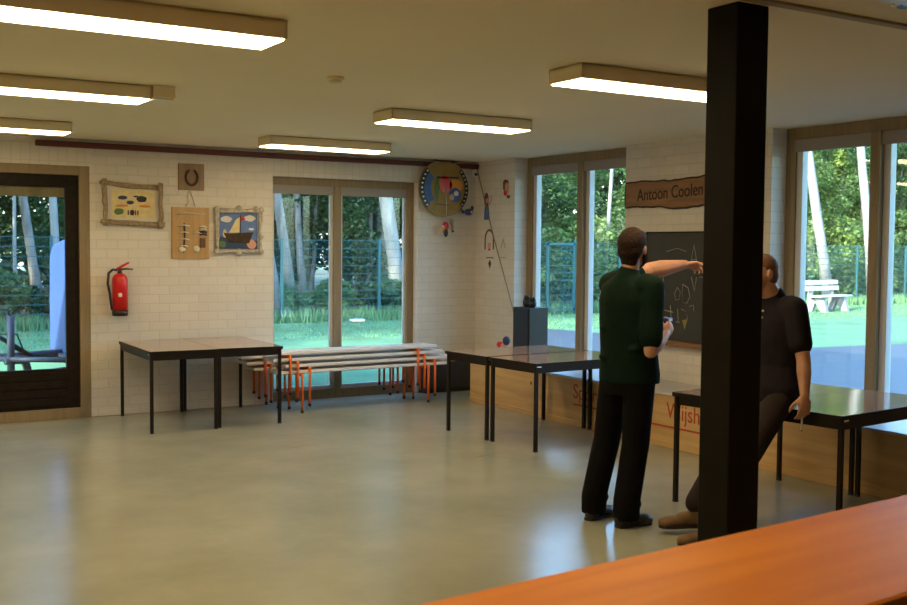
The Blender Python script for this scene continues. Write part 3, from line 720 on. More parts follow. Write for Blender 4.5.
def limb(mb, pts, rad, n=14):
    """tapering limb with rounded ends and joints"""
    P_ = [Vector(p) for p in pts]; Q, Rr = [], []
    for i in range(len(P_)-1):
        for k in range(6):
            t = k/6; Q.append(P_[i].lerp(P_[i+1], t)); Rr.append(rad[i]*(1-t)+rad[i+1]*t)
    Q.append(P_[-1]); Rr.append(rad[-1])
    mb.tube(Q, Rr, n=n)
    for p, r in zip(P_, rad): mb.ball(p, r*.99, seg=12)
def oval(c, a, b, n=22):
    """ring of points: centre c, half axes as vectors a and b"""
    return [c + a*math.cos(2*PI*k/n) + b*math.sin(2*PI*k/n) for k in range(n)]
def hand(mb, wrist, d, palm_n, thumb_side, curl, spread=.06, tcurl=.3, scale=1.0):
    """palm and five unequal bent fingers; d points to the fingers, palm_n out of the palm"""
    d = Vector(d).normalized(); s = Vector(thumb_side); s = (s-d*s.dot(d)).normalized(); pn = d.cross(s)
    if pn.dot(Vector(palm_n)) < 0: pn = -pn
    w_ = Vector(wrist); k = scale
    mx = frame3(d, s, pn)
    mb.ball(w_+d*.052*k, (.056*k, .043*k, .017*k), mx=mx); mb.ball(w_+d*.078*k, (.026*k, .043*k, .014*k), mx=mx); mb.ball(w_+d*.012*k, (.03*k, .028*k, .02*k), mx=mx)
    mb.ball(w_+d*.04*k+s*.025*k+pn*.008*k, (.035*k, .018*k, .016*k), mx=mx)
    L_ = (.074, .084, .077, .060)
    for i in range(4):
        off = (.031-.0205*i)*k; base = w_+d*(.088 if i < 3 else .082)*k+s*off; dirv = (d+s*spread*(1.5-i)).normalized(); p = base-dirv*.02*k; pts = [p, base]; r = [.0095*k, .0095*k]; ang = 0
        for seg, fr in enumerate((.45, .31, .24)):
            ang += curl[i]*(.75 if seg == 0 else 1.0); q = dirv*math.cos(ang)+pn*math.sin(ang)
            base = base+q*L_[i]*fr*k; pts.append(base); r.append((.0090, .0082, .0072)[seg]*k)
        limb(mb, pts, r, 8)
    b0 = w_+d*.025*k+s*.028*k+pn*.006*k
    t1 = b0+(d*.62+s*.66+pn*.25).normalized()*.042*k; t2 = t1+(d*.85+s*.30+pn*(.25+tcurl)).normalized()*.034*k; t3 = t2+(d*.9+pn*tcurl*1.4).normalized()*.026*k
    limb(mb, [b0, t1, t2, t3], [.013*k, .0115*k, .0100*k, .0082*k], 8)
def head(mb, c, f, l, u):
    mx = frame3(f, l, u); P_ = lambda a, b, h: c+f*a+l*b+u*h
    mb.ball(P_(-.012, 0, .022), (.096, .077, .096), mx=mx, seg=20)
    mb.ball(P_(.030, 0, -.042), (.062, .058, .072), mx=mx, seg=16)
    mb.ball(P_(.062, 0, -.088), (.026, .030, .024), mx=mx)             # chin
    mb.ball(P_(.060, 0, .030), (.030, .056, .020), mx=mx)              # brow
    mb.ball(P_(.084, 0, .006), (.020, .011, .030), mx=mx); mb.ball(P_(.098, 0, -.016), (.014, .014, .012), mx=mx)   # nose
    mb.ball(P_(.083, 0, -.050), (.011, .024, .012), mx=mx)             # lips
    for s in (-1, 1):
        mb.ball(P_(-.008, s*.080, -.008), (.020, .010, .032), mx=mx)   # ears
        mb.ball(P_(.055, s*.036, -.018), (.024, .020, .020), mx=mx)    # cheeks
def face_bits(parent, c, f, l, u, base, brow):
    mx = frame3(f, l, u); b = Vector(base)
    for s in (-1, 1):
        MB('eye').ball(c+f*.0805+l*s*.031+u*.008-b, (.009, .013, .0075), mx=mx).ball(c+f*.0875+l*s*.031+u*.008-b, (.0035, .0055, .0055), 'hair_dark', mx=mx).build('eye', parent)
    MB('lip').ball(c+f*.0935+u*-.050-b, (.004, .022, .006), mx=mx).build('mouth', parent)
    m = MB(brow)
    for s in (-1, 1): m.tube([c+f*.086+l*s*.014+u*.030-b, c+f*.085+l*s*.034+u*.034-b, c+f*.074+l*s*.052+u*.028-b], .004, n=6)
    m.build('eyebrow', parent)
def shoe(name, heel, toe, parent, base, upper, ankle_r=.052):
    h, t = Vector(heel), Vector(toe); d = (t-h); d.z = 0; d.normalize(); s = Vector((-d.y, d.x, 0)); up = Vector((0, 0, 1)); Lh = (t-h).length; mx = frame3(d, s, up)
    m = MB(upper); z0 = h.z
    P_ = lambda a, z: Vector((h.x, h.y, z0)) + d*a*Lh + up*z
    m.ball(P_(.16, .045), (.055, .043, .052), mx=mx); m.ball(P_(.42, .048), (.08, .044, .048), mx=mx); m.ball(P_(.70, .034), (.085, .052, .036), mx=mx); m.ball(P_(.86, .028), (.048, .047, .030), mx=mx)
    limb(m, [P_(.20, .05), P_(.24, .125)], [ankle_r*.9, ankle_r*.9])
    o = fuse(name, m, .008, upper, parent, 3, base, floor=z0+.008)
    sm = MB('sole')
    sm.loft([[P_(a, z)+s*w_ for a, w_ in ((0.0, .0), (.03, .03), (.2, .042), (.45, .040), (.7, .054), (.9, .046), (.99, .018), (1.0, 0), (.99, -.018), (.9, -.046), (.7, -.054), (.45, -.040), (.2, -.042), (.03, -.03))] for z in (0.0, .018)], smooth=False)
    sole = sm.mesh('sole'); sole.transform(Matrix.Translation(-Vector(base))); so = bpy.data.objects.new('sole', sole); COL.objects.link(so); so.parent = o
    return o
V = Vector; UP = V((0, 0, 1))

# --- standing person in a green polo shirt, seen from behind, pointing
base = V((4.36, 5.09, 0)); f = V((.97, .24, 0)).normalized(); l = V((-f.y, f.x, 0))
hc = V((4.455, 5.10, 1.702)); hf = V((.93, .33, .0)).normalized(); hf = (hf-UP*.05).normalized(); hl = UP.cross(hf).normalized(); hu = hf.cross(hl)
nb = V((4.415, 5.10, 1.535)); pel = V((4.425, 5.10, .95))
shL, shR = V((4.42, 5.275, 1.475)), V((4.455, 4.925, 1.47))
elL, wrL = V((4.755, 5.285, 1.56)), V((5.04, 5.265, 1.60))
elR, wrR = V((4.395, 4.865, 1.085)), V((4.60, 4.955, 1.175))
hipL, hipR = V((4.405, 5.19, .92)), V((4.44, 5.01, .92)); knL, knR = V((4.35, 5.215, .50)), V((4.40, 5.0, .50)); anL, anR = V((4.275, 5.23, .10)), V((4.33, 4.985, .10))
b = MB('skin')
head(b, hc, hf, hl, hu)
limb(b, [hc-hf*.025-hu*.06, nb, nb-UP*.05], [.056, .060, .07])
b.loft([oval(V((4.43, 5.10, .90)), l*.16, f*.10), oval(V((4.425, 5.10, 1.1)), l*.145, f*.10), oval(V((4.42, 5.10, 1.33)), l*.175, f*.115), oval(V((4.42, 5.10, 1.47)), l*.165, f*.085), oval(V((4.415, 5.10, 1.535)), l*.075, f*.06)])
limb(b, [shL, elL], [.060, .050]); limb(b, [elL, elL.lerp(wrL, .35), wrL], [.055, .057, .032])
limb(b, [shR, elR], [.054, .042]); limb(b, [elR, elR.lerp(wrR, .35), wrR], [.042, .045, .027])
hand(b, wrL, (.97, -.06, -.06), (0, 0, -1), (.1, -.8, .55), (.22, .75, .85, .95), tcurl=.5)
hand(b, wrR, (.62, .30, .52), (-.2, .75, .45), (-.35, .1, .8), (.55, .6, .65, .7), tcurl=.5)
for a in ((hipL, knL, anL), (hipR, knR, anR)): limb(b, a, [.085, .055, .042])
p1 = fuse('person', b, .0055, 'skin', None, 3, base)
tag(p1, 'standing person in a dark green polo shirt, seen from behind, pointing at the chalkboard', 'person')
face_bits(p1, hc, hf, hl, hu, base, 'hair_dark')
mx = frame3(hf, hl, hu)
h_ = MB('hair_dark')
h_.ball(hc-hf*.026+hu*.036, (.102, .088, .098), mx=mx, seg=20).ball(hc-hf*.052-hu*.012, (.066, .080, .080), mx=mx, seg=16).ball(hc+hf*.030+hu*.080, (.055, .066, .042), mx=mx).ball(hc-hf*.052-hu*.075, (.040, .058, .050), mx=mx).ball(hc-hf*.03+hu*.03, (.10, .086, .088), mx=mx, seg=20)
for s in (-1, 1): h_.ball(hc+hf*.022+hl*s*.066+hu*.012, (.014, .014, .045), mx=mx)
fuse('hair', h_, .007, 'hair_dark', p1, 3, base)
bd = MB('hair_dark')
bd.ball(hc+hf*.062-hu*.088, (.034, .042, .030), mx=mx)
for s in (-1, 1): bd.tube([hc+hf*.022+hl*s*.064-hu*.01, hc+hf*.028+hl*s*.062-hu*.06, hc+hf*.055+hl*s*.035-hu*.092], [.010, .014, .016], n=8)
fuse('beard', bd, .006, 'hair_dark', p1, 3, base)
s_m = MB('green_shirt')
s_m.loft([oval(V((4.435, 5.10, .875)), l*.205, f*.150), oval(V((4.435, 5.10, .93)), l*.205, f*.152), oval(V((4.425, 5.10, 1.08)), l*.192, f*.140), oval(V((4.42, 5.10, 1.25)), l*.198, f*.142), oval(V((4.42, 5.10, 1.38)), l*.205, f*.138), oval(V((4.417, 5.10, 1.47)), l*.185, f*.112), oval(V((4.41, 5.10, 1.51)), l*.12, f*.09), oval(V((4.412, 5.10, 1.545)), l*.078, f*.07)])
limb(s_m, [shL-l*.04, shL, shL.lerp(elL, .62)], [.085, .078, .074])
limb(s_m, [shR+l*.04, shR, shR.lerp(elR, .45), shR.lerp(elR, .80)], [.085, .078, .072, .072])
limb(s_m, [V((4.41, 5.10, 1.515)), V((4.415, 5.10, 1.548))], [.084, .070])           # collar
for k in range(5): s_m.ball(V((4.435, 5.10, .97+.06*k))+l*(.12*math.sin(k*2.1))-f*.10, (.05, .05, .025))
fuse('polo_shirt', s_m, .010, 'green_shirt', p1, 3, base)
t_m = MB('black_trousers')
t_m.loft([oval(V((4.425, 5.10, .99)), l*.175, f*.122), oval(V((4.425, 5.10, .90)), l*.185, f*.135), oval(V((4.42, 5.10, .80)), l*.175, f*.125)])
limb(t_m, [hipL, knL+f*.01, anL+UP*.05, anL-UP*.045], [.102, .085, .080, .080]); limb(t_m, [hipR, knR+f*.01, anR+UP*.05, anR-UP*.045], [.102, .085, .083, .083])
for a, k in ((anL, 1), (anR, 2)): t_m.ball(a+UP*.04+f*.025, (.080, .080, .04))
fuse('trousers', t_m, .010, 'black_trousers', p1, 3, base, floor=.045)
fd = (f*.96-l*.28).normalized()
shoe('shoe', anR-fd*.075-UP*.10, anR+fd*.19-UP*.10, p1, base, 'shoe_black'); fd = (f*.98+l*.05).normalized(); shoe('shoe', anL-fd*.07-UP*.10, anL+fd*.21-UP*.10, p1, base, 'shoe_black')
cup = thing('blue_box', 'small blue box held in the hand of the person in green', 'box', wrR+V((.060, .055, .085)), .4)
MB('mug_blue').box((-.035, -.022, -.012), (.035, .022, .012)).build('case', cup, bevel=.004); MB('white').box((-.02, -.0225, -.006), (.02, .0225, .006)).build('label_strip', cup)

# --- person in a dark shirt leaning on the table behind the post, facing the other one
base = V((5.16, 4.57, 0)); f = V((-.96, .20, 0)).normalized(); l = V((-f.y, f.x, 0))      # l points to the person's left, towards the camera
hc = V((5.060, 4.62, 1.558)); hf = V((-.97, .22, -.03)).normalized(); hl = UP.cross(hf).normalized(); hu = hf.cross(hl)
nb = V((5.15, 4.60, 1.405))
shL, shR = V((5.145, 4.43, 1.345)), V((5.19, 4.77, 1.345))
elL, wrL = V((5.125, 4.335, 1.05)), V((5.085, 4.285, .845))
elR, wrR = V((5.15, 4.90, 1.08)), V((4.93, 4.76, 1.06))
hipL, hipR = V((5.11, 4.475, .845)), V((5.13, 4.665, .845)); knL, knR = V((4.77, 4.44, .475)), V((4.85, 4.66, .48)); anL, anR = V((4.52, 4.43, .10)), V((4.60, 4.67, .15))
b = MB('skin')
head(b, hc, hf, hl, hu)
limb(b, [hc-hf*.03-hu*.06, nb, nb-UP*.05], [.057, .062, .07])
b.loft([oval(V((5.15, 4.57, .82)), l*.15, f*.10), oval(V((5.165, 4.58, 1.0)), l*.14, f*.10), oval(V((5.165, 4.59, 1.22)), l*.16, f*.11), oval(V((5.16, 4.595, 1.33)), l*.15, f*.08), oval(V((5.15, 4.60, 1.405)), l*.07, f*.06)])
limb(b, [shL, elL], [.053, .043]); limb(b, [elL, elL.lerp(wrL, .35), wrL], [.042, .044, .028])
limb(b, [shR, elR], [.053, .042]); limb(b, [elR, elR.lerp(wrR, .35), wrR], [.042, .044, .027])
hand(b, wrL, (-.05, -.03, -1), (.5, .8, 0), (-.9, .35, 0), (.45, .5, .55, .6), tcurl=.4)
hand(b, wrR, (-.75, -.6, .1), (.5, -.5, -.4), (0, .2, .9), (.3, .35, .4, .45))
for a in ((hipL, knL, anL), (hipR, knR, anR)): limb(b, a, [.068, .052, .042])
p2 = fuse('person', b, .0055, 'skin', None, 3, base)
tag(p2, 'person in a dark charcoal shirt leaning on a table, half hidden by the black post', 'person')
face_bits(p2, hc, hf, hl, hu, base, 'hair_short')
mx = frame3(hf, hl, hu)
h_ = MB('hair_short')
h_.ball(hc-hf*.018+hu*.030, (.095, .079, .092), mx=mx, seg=20).ball(hc-hf*.05-hu*.012, (.060, .072, .075), mx=mx, seg=16)
fuse('hair', h_, .007, 'hair_short', p2, 2, base)
s_m = MB('dark_shirt')
s_m.loft([oval(V((5.145, 4.57, .785)), l*.20, f*.165), oval(V((5.15, 4.57, .87)), l*.20, f*.160), oval(V((5.17, 4.58, 1.0)), l*.175, f*.138), oval(V((5.17, 4.585, 1.15)), l*.185, f*.14), oval(V((5.17, 4.59, 1.27)), l*.19, f*.132), oval(V((5.165, 4.595, 1.345)), l*.172, f*.108), oval(V((5.155, 4.60, 1.38)), l*.115, f*.085), oval(V((5.155, 4.60, 1.41)), l*.08, f*.07)])
limb(s_m, [shL-l*.04, shL, shL.lerp(elL, .70)], [.085, .080, .070]); limb(s_m, [shR+l*.04, shR, shR.lerp(elR, .70)], [.085, .080, .070])
limb(s_m, [V((5.16, 4.60, 1.385)), V((5.155, 4.60, 1.415))], [.084, .070])
fuse('polo_shirt', s_m, .010, 'dark_shirt', p2, 3, base)
MB('white').ball(V((5.045, 4.585, 1.33))-base, .008).ball(V((5.035, 4.585, 1.29))-base, .008).build('button', p2)['label'] = 'small pale shirt buttons'
t_m = MB('brown_trousers')
t_m.loft([oval(V((5.16, 4.57, .92)), l*.170, f*.115), oval(V((5.15, 4.57, .85)), l*.175, f*.125), oval(V((5.09, 4.57, .76)), l*.165, f*.11)])
limb(t_m, [hipL-UP*.02, knL, anL+UP*.03], [.088, .078, .066]); limb(t_m, [hipR-UP*.02, knR, anR+UP*.03], [.088, .078, .066])
fuse('trousers', t_m, .010, 'brown_trousers', p2, 3, base)
fd = V((-.90, .36, 0)).normalized(); shoe('shoe', anL-fd*.075-UP*.10, anL+fd*.225-UP*.10, p2, base, 'shoe_brown')
fd = V((-.86, .42, 0)).normalized(); shoe('shoe', anR-fd*.075-UP*.115, anR+fd*.225-UP*.115, p2, base, 'shoe_brown')
mk = thing('marker_pen', 'white marker pen held in the lowered hand of the leaning person', 'pen', wrL+V((.005, .022, -.16)))
MB('white').tube([(0, 0, -.05), (0, 0, .05)], .006, n=10).build('barrel', mk); MB('black').tube([(0, 0, -.058), (0, 0, -.05)], [.003, .0055], n=10).build('tip', mk)

# ------------------------------------------------------------------ outdoors
GZ = -.06
g = MB('lawn'); g.box((-60, -40, GZ-.3), (90, 80, GZ)); struct(g.build('lawn'))
pv = MB('paving').prism([(7.3, 2.0, GZ), (26, 2.0, GZ), (22, 12.3, GZ), (15.2, 13.1, GZ), (14.0, 18.7, GZ), (11.0, 18.9, GZ), (10.6, 11.2, GZ), (7.3, 11.2, GZ)], (0, 0, .015))
struct(pv.build('patio'))
struct(MB('litter').box((-40, 23.9, GZ-.1), (75, 75, GZ+.012)).build('ground'))
def blades(name, n, xr, yr, h, label, seed, wid=.012):
    rng = np.random.default_rng(seed); x = rng.uniform(*xr, n); y = rng.uniform(*yr, n); hh = h*rng.uniform(.4, 1, n); a = rng.uniform(0, 2*PI, n); lean = rng.uniform(-.3, .3, (n, 2))
    v = np.zeros((n*3, 3)); dx, dy = np.cos(a)*wid, np.sin(a)*wid
    v[0::3] = np.c_[x-dx, y-dy, np.full(n, GZ)]; v[1::3] = np.c_[x+dx, y+dy, np.full(n, GZ)]; v[2::3] = np.c_[x+lean[:, 0]*hh, y+lean[:, 1]*hh, GZ+hh]
    me = bpy.data.meshes.new(name); me.from_pydata(v.tolist(), [], [(3*i, 3*i+1, 3*i+2) for i in range(n)]); me.materials.append(M['grass'])
    o = bpy.data.objects.new(name, me); COL.objects.link(o); return tag(o, label, 'grass', kind='stuff')
blades('tall_grass', 14000, (2.5, 40), (22.7, 24.3), .36, 'tall uncut grass growing along the foot of the wire fence', 1, .02)
blades('lawn_grass', 26000, (2.0, 34), (18.5, 22.8), .05, 'short green grass of the lawn in front of the fence', 2, .01)

# wire-mesh fence: posts and panels
FY = 23.35
fence = thing('wire_fence', 'long teal green wire mesh fence along the far edge of the lawn', 'fence', (0, FY, GZ))
pm = MB('fence').box((-.03, -.03, 0), (.03, .03, 1.94)).mesh('post')
w = MB('fence')
for k in range(10): w.box((0, -.006, .10+k*.2), (2.55, .006, .112+k*.2))
for k in range(50): w.box((.02+k*.05, -.0015, .06), (.0232+k*.05, .0015, 1.93))
pn = w.mesh('panel')
for k in range(16):
    x = 2.05+k*2.55
    for nm, me, xx in (('post', pm, x), ('panel', pn, x)):
        o = bpy.data.objects.new(nm, me); COL.objects.link(o); o.parent = fence; o.location = (xx, 0, 0)
gt = thing('garden_gate', 'teal tubular garden gate with a thick post standing before the fence', 'gate', (16.9, 22.75, GZ))
MB('fence').box((.92, -.06, 0), (1.04, .06, 2.0)).build('post', gt)
MB('fence').box((.0, -.025, .12), (.05, .025, 1.9)).box((.86, -.025, .12), (.91, .025, 1.9)).box((0, -.025, 1.85), (.91, .025, 1.9)).box((0, -.025, .12), (.91, .025, .17)).build('frame', gt)
w = MB('fence')
for k in range(9): w.box((.05+k*.1, -.002, .15), (.054+k*.1, .002, 1.87))
for k in range(8): w.box((.05, -.004, .3+k*.2), (.86, .004, .31+k*.2))
w.build('mesh_infill', gt)

# leafy meshes shared by the trees
def leaf_verts(rng, n, centre, rad, size, shell=.55):
    d = rng.normal(size=(n, 3)); d /= np.linalg.norm(d, axis=1)[:, None]
    c = d*(rng.uniform(shell, 1, n)**.6)[:, None]*np.array(rad)+np.array(centre)
    a = rng.normal(size=(n, 3)); a[:, 2] *= .6; a /= np.linalg.norm(a, axis=1)[:, None]
    b = rng.normal(size=(n, 3)); b -= (b*a).sum(1)[:, None]*a; b /= np.linalg.norm(b, axis=1)[:, None]
    s = size*rng.uniform(.6, 1.25, n)[:, None]
    v = np.zeros((n*4, 3)); v[0::4] = c-a*s; v[1::4] = c+b*s*.55; v[2::4] = c+a*s; v[3::4] = c-b*s*.55
    return v
def leaf_mesh(name, seed, clumps, per, size, m):
    rng = np.random.default_rng(seed); v = np.vstack([leaf_verts(rng, per, c, r, size) for c, r in clumps]); n = len(v)//4
    me = bpy.data.meshes.new(name); me.from_pydata(v.tolist(), [], [(4*i, 4*i+1, 4*i+2, 4*i+3) for i in range(n)]); me.materials.append(M[m]); return me
def clumps(rng, n, h0, h1, spread, r):
    out = []
    for _ in range(n):
        z = rng.uniform(h0, h1); t = 1-abs((z-h0)/(h1-h0)-.45)*1.1; rr = rng.uniform(0, spread)*max(.25, t); a = rng.uniform(0, 2*PI); q = r*rng.uniform(.6, 1.2)
        out.append(((rr*math.cos(a), rr*math.sin(a), z), (q, q, q*.75)))
    return out
rng = np.random.default_rng(3)
CR = {}
for m in ('leaf_dark', 'leaf_mid', 'leaf_bright'):
    CR[m, 'tree'] = [leaf_mesh('crown', 10+i, clumps(rng, 36, 1.4, 8.2, 2.1, .85), 290, .092, m) for i in range(2)]
    CR[m, 'bush'] = [leaf_mesh('foliage', 20+i, clumps(rng, 16, .35, 2.3, 1.15, .6), 240, .072, m) for i in range(2)]
    CR[m, 'low'] = [leaf_mesh('foliage', 30+i, clumps(rng, 12, .15, .8, 1.0, .42), 120, .075, m) for i in range(2)]
CR['pine'] = leaf_mesh('crown', 41, clumps(rng, 22, 7.5, 12.5, 2.2, .9), 170, .13, 'leaf_dark')
def trunk_mesh(h, r0, r1, m, lean=(0, 0), seed=0):
    q = random.Random(seed); pts = []
    for i in range(9):
        t = i/8; pts.append((lean[0]*t*h+q.uniform(-.03, .03), lean[1]*t*h+q.uniform(-.03, .03), t*h-.05))
    return MB(m).tube(pts, [r0+(r1-r0)*min(1, i/8)+(.04 if i == 0 else 0) for i in range(9)], n=12).mesh('trunk')
TM = [trunk_mesh(7, .13, .05, 'trunk_dark', (0, 0), 1), trunk_mesh(7, .10, .04, 'trunk', (.02, 0), 2)]
def put(name, me, parent, loc=(0, 0, 0), rz=0, sc=1):
    o = bpy.data.objects.new(name, me); COL.objects.link(o); o.parent = parent; o.location = loc; o.rotation_euler = (0, 0, rz); o.scale = (sc, sc, sc); return o
def leafy_tree(x, y, m, label, group, sc=1.0):
    t = thing('leafy_tree', label, 'tree', (x, y, GZ), random.uniform(0, 6.28), group); t.scale = (sc, sc, sc)
    put('trunk', random.choice(TM), t); put('crown', random.choice(CR[m, 'tree']), t); return t
def bush(x, y, m, kind, label, group, sc=1.0):
    t = thing('bush', label, 'bush', (x, y, GZ), random.uniform(0, 6.28), group); t.scale = (sc, sc, sc)
    put('foliage', random.choice(CR[m, kind]), t); put('stem', MB('trunk_dark').tube([(0, 0, -.05), (.03, .02, .4), (.0, .05, .8)], [.04, .03, .015], n=6).mesh('stem'), t); return t
# single trunks one can point at: position on the ground, distance, sideways lean and radius
def pine(x, y, lean, r, m, label, crown=True, group=None):
    t = thing('pine_tree', label, 'tree', (x, y, GZ), 0, group)
    put('trunk', trunk_mesh(12, r*1.08, r*.62, m, (lean, 0), int(x*10)), t)
    if crown: put('crown', CR['pine'], t, (lean*10, 0, 0), random.uniform(0, 6))
    return t
pine(13.81, 25.00, -0.176, 0.186, 'trunk_pale', 'thick pale pine trunk leaning at the right edge of the back window')
pine(14.63, 27.50, -0.082, 0.116, 'trunk', 'grey pine trunk just left of the thick pale one in the back window')
pine(14.58, 29.00, -0.040, 0.135, 'trunk', 'grey pine trunk in the middle of the right pane of the back window')
pine(10.91, 25.50, -0.140, 0.128, 'trunk', 'leaning pine trunk at the left edge of the back window')
pine(11.89, 27.00, -0.084, 0.095, 'trunk', 'pine trunk second from the left edge of the back window')
pine(12.73, 28.50, 0.063, 0.050, 'trunk_pale', 'slender bare trunk left of the mullion in the back window', False)
pine(10.14, 24.60, -0.157, 0.110, 'trunk_pale', 'pale trunk leaning from the lower left corner of the back window')
pine(4.89, 26.00, -0.140, 0.103, 'trunk', 'leaning grey trunk in the middle of the door glass')
pine(5.05, 25.00, -0.027, 0.089, 'trunk_pale', 'pale trunk behind the blue tarpaulin in the door glass')
pine(4.26, 25.50, -0.007, 0.039, 'trunk_pale', 'thin pale sapling left of the leaning trunk in the door glass', False)
pine(29.71, 24.15, -0.237, 0.168, 'trunk_pale', 'leaning pale pine behind the outdoor bench in the right-hand window')
pine(32.04, 24.15, -0.163, 0.157, 'trunk_pale', 'upright pale pine right of the outdoor bench in the right-hand window')
pine(38.40, 30.00, -0.133, 0.085, 'trunk', 'slim grey trunk between two pale pines in the right-hand window', False)
pine(21.06, 25.50, 0.066, 0.061, 'trunk_pale', 'thin pale leaning trunk in the right pane of the middle window', False)
# forest rows behind the fence; lower growth in front, denser and darker further in
rg = random.Random(11)
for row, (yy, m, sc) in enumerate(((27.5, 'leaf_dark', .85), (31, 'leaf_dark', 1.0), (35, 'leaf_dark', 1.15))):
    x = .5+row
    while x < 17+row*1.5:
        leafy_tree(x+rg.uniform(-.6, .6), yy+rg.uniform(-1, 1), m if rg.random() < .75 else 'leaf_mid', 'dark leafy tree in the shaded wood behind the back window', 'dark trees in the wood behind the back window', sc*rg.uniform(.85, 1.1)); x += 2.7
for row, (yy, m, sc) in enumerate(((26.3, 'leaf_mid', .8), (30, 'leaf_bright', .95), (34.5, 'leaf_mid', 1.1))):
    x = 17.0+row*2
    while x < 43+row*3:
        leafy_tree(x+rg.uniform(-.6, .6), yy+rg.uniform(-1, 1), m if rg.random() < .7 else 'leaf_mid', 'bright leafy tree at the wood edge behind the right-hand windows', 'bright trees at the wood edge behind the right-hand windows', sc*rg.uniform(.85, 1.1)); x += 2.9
for k in range(8): leafy_tree(46+rg.uniform(-1.5, 1.5), 1+3.1*k, 'leaf_mid', 'leafy tree at the far side of the paving, beyond the view through the right-hand windows', 'trees beyond the paving', 1.05)
x = 2.5
while x < 16.5:
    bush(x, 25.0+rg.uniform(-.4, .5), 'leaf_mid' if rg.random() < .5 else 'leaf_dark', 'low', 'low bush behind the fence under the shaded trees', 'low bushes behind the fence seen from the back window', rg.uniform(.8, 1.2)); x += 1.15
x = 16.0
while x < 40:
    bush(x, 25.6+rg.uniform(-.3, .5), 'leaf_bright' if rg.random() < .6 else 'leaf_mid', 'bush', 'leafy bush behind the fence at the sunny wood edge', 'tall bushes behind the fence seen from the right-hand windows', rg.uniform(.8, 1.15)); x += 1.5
# deep wood closing the view, and unseen trees added to shade the back lawn
rngd = np.random.default_rng(77)
cl = [((float(rngd.uniform(-8, 75)), float(rngd.uniform(40, 46)), float(rngd.uniform(.5, 12))), (2.2, 1.6, 1.6)) for _ in range(330)]
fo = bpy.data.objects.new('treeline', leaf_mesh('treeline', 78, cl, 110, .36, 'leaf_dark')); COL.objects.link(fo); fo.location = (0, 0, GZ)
tag(fo, 'dark mass of distant foliage deep in the wood', 'foliage', kind='stuff')
for (x, y) in ((-3, 18), (-6, 21), (-1.5, 22), (-8, 16), (-4.5, 24.5), (-10, 19.5)):
    leafy_tree(x, y, 'leaf_dark', 'tall dark leafy tree added beside the lawn for shade, outside the view of the door', 'shade trees added beside the back lawn', 1.35)

# covered trailer behind the door glass
t = thing('trailer', 'trailer under a blue tarpaulin with its drawbar across the door glass', 'trailer', (2.66, 13.0, GZ))
tp = MB('tarp')
secs = [(0.0, .62, .50, 1.70), (.04, .70, .47, 1.76), (.5, .72, .45, 1.80), (1.5, .72, .45, 1.82), (1.95, .70, .47, 1.74), (2.0, .62, .50, 1.68)]
tp.loft([[V((x, s*hw, z)) for s, z in ((-1, z0), (-1.02, (z0+z1)/2), (-.97, z1-.12), (-.8, z1), (0, z1+.05), (.8, z1), (.97, z1-.12), (1.02, (z0+z1)/2), (1, z0))] for x, hw, z0, z1 in secs])
tp.build('tarpaulin', t)
ch = MB('steel_blue').box((-.05, -.6, .42), (2.0, .6, .50)); ch.build('chassis', t)
MB('steel_blue').tube([(0, -.02, .50), (-.75, 0, .48), (-1.5, 0, .46)], [.045, .04, .035], n=10).tube([(0, .5, .46), (-.7, .02, .46)], .03, n=8).tube([(0, -.5, .46), (-.7, -.02, .46)], .03, n=8).build('drawbar', t)
jk = MB('steel_blue').tube([(-.565, -.09, .22), (-.565, -.09, .95)], .042, n=12).tube([(-.565, -.09, .94), (-.60, -.13, 1.02), (-.70, -.13, 1.03), (-.72, -.13, 1.08)], .014, n=8); jk.tube([(-.63, -.09, .45), (-.40, -.05, .45)], .055, n=8); jk.build('jockey_stand', t)
MB('tyre').tube([(-.565, -.13, .11), (-.565, -.05, .11)], .11, n=20).build('jockey_wheel', t)
MB('black').tube([(-.80, -.05, .80), (-.55, -.06, .62), (-.33, -.05, .47)], [.018, .03, .03], n=8).tube([(-.42, -.05, .46), (-.36, -.05, .26), (-.35, -.05, .18)], [.05, .04, .02], n=8).build('hand_brake', t)
MB('black').tube([(-.35, -.05, .30), (.1, -.05, .33), (.0, -.05, .31)], .012, n=6).tube([(-.75, -.1, .62), (-.70, -.1, .75), (-.5, -.1, .74), (-.42, -.1, .52)], .010, n=6).build('cable', t)
MB('black').tube([(-.06, -.68, 1.0), (.12, -.74, .96), (.25, -.75, 1.0)], .03, n=8).tube([(.12, -.76, .96), (.13, -.77, .72)], .015, n=6).build('strap', t)
for sx in (1.0,):
    for s in (-1, 1): MB('tyre').tube([(sx, s*.66-.08, .30), (sx, s*.66+.08, .30)], .30, n=24).tube([(sx, s*.66-.085, .30), (sx, s*.66+.085, .30)], .16, 'steel_blue', 16).build('wheel', t)
wb = MB('white').box((0, 0, 0), (.55, .16, .04)); tag(wb.build('board', loc=(4.15, 20.9, GZ+.01), rot=(0, 0, .1)), 'white board lying on the lawn beyond the trailer', 'board')
wb = MB('white').box((0, 0, 0), (.32, .2, .05)); tag(wb.build('board', loc=(11.15, 22.6, GZ+.01), rot=(0, 0, -.1)), 'small pale board lying in the grass at the fence below the thick pine', 'board')
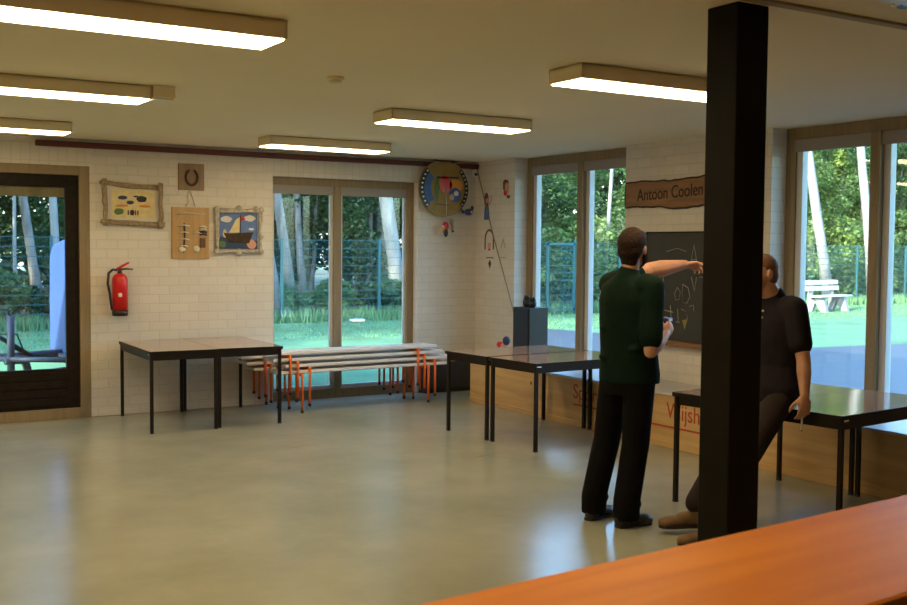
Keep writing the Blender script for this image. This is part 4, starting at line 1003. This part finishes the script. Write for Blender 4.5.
# outdoor bench
q = thing('park_bench', 'pale slatted park bench with slanted concrete feet on the lawn', 'bench', (25.55, 20.75, GZ), math.radians(8))
for k in range(2): MB('bench_pale').box((-.85, .20+.03*k, .60+.17*k), (.85, .245+.03*k, .73+.17*k)).build('back_slat', q, bevel=.008)
for k in range(3): MB('bench_pale').box((-.85, -.24+.145*k, .43), (.85, -.12+.145*k, .475)).build('seat_slat', q, bevel=.008)
for sx in (-1, 1):
    MB('concrete').prism([(sx*.55-.06, -.30, 0), (sx*.55-.06, -.12, 0), (sx*.55-.06, .18, .43), (sx*.55-.06, -.18, .43)], (.12, 0, 0)).prism([(sx*.55-.06, .32, 0), (sx*.55-.06, .18, 0), (sx*.55-.06, .02, .43), (sx*.55-.06, .20, .43), (sx*.55-.06, .29, .92), (sx*.55-.06, .32, .92)], (.12, 0, 0)).build('foot', q)

# ------------------------------------------------------------------ daylight
wd = bpy.data.worlds.new('sky'); SC.world = wd; wd.use_nodes = True; nt = wd.node_tree
bg = nt.nodes['Background']; sk = nt.nodes.new('ShaderNodeTexSky'); sk.sky_type = 'NISHITA'; sk.sun_disc = False
sdir = V((-.86, -.26, .34)).normalized()
sk.sun_elevation = math.asin(sdir.z); sk.sun_rotation = math.atan2(sdir.x, sdir.y); sk.air_density = 1.2; sk.dust_density = 1.5; sk.ozone_density = 1.5
tn = nt.nodes.new('ShaderNodeMixRGB'); tn.blend_type = 'MULTIPLY'; tn.inputs[0].default_value = 1; tn.inputs[2].default_value = (.72, .95, 1.2, 1)      # the lamps set the white point, so daylight reads cool
nt.links.new(sk.outputs[0], tn.inputs[1]); nt.links.new(tn.outputs[0], bg.inputs[0]); bg.inputs['Strength'].default_value = .60
sun = bpy.data.lights.new('sun', 'SUN'); sun.energy = 5.5; sun.angle = math.radians(1.0); sun.color = (1, .93, .74)
so = bpy.data.objects.new('sun', sun); COL.objects.link(so); so.rotation_euler = sdir.to_track_quat('Z', 'Y').to_euler()
SC.view_settings.view_transform = 'Standard'; SC.view_settings.look = 'None'; SC.view_settings.gamma = 1; SC.view_settings.use_curve_mapping = False
SC.view_settings.exposure = 1.55
SC.cycles.max_bounces = 10; SC.cycles.diffuse_bounces = 5; SC.cycles.glossy_bounces = 4; SC.cycles.transparent_max_bounces = 24; SC.cycles.transmission_bounces = 6
SC.cycles.use_denoising = True; SC.cycles.sample_clamp_indirect = 6
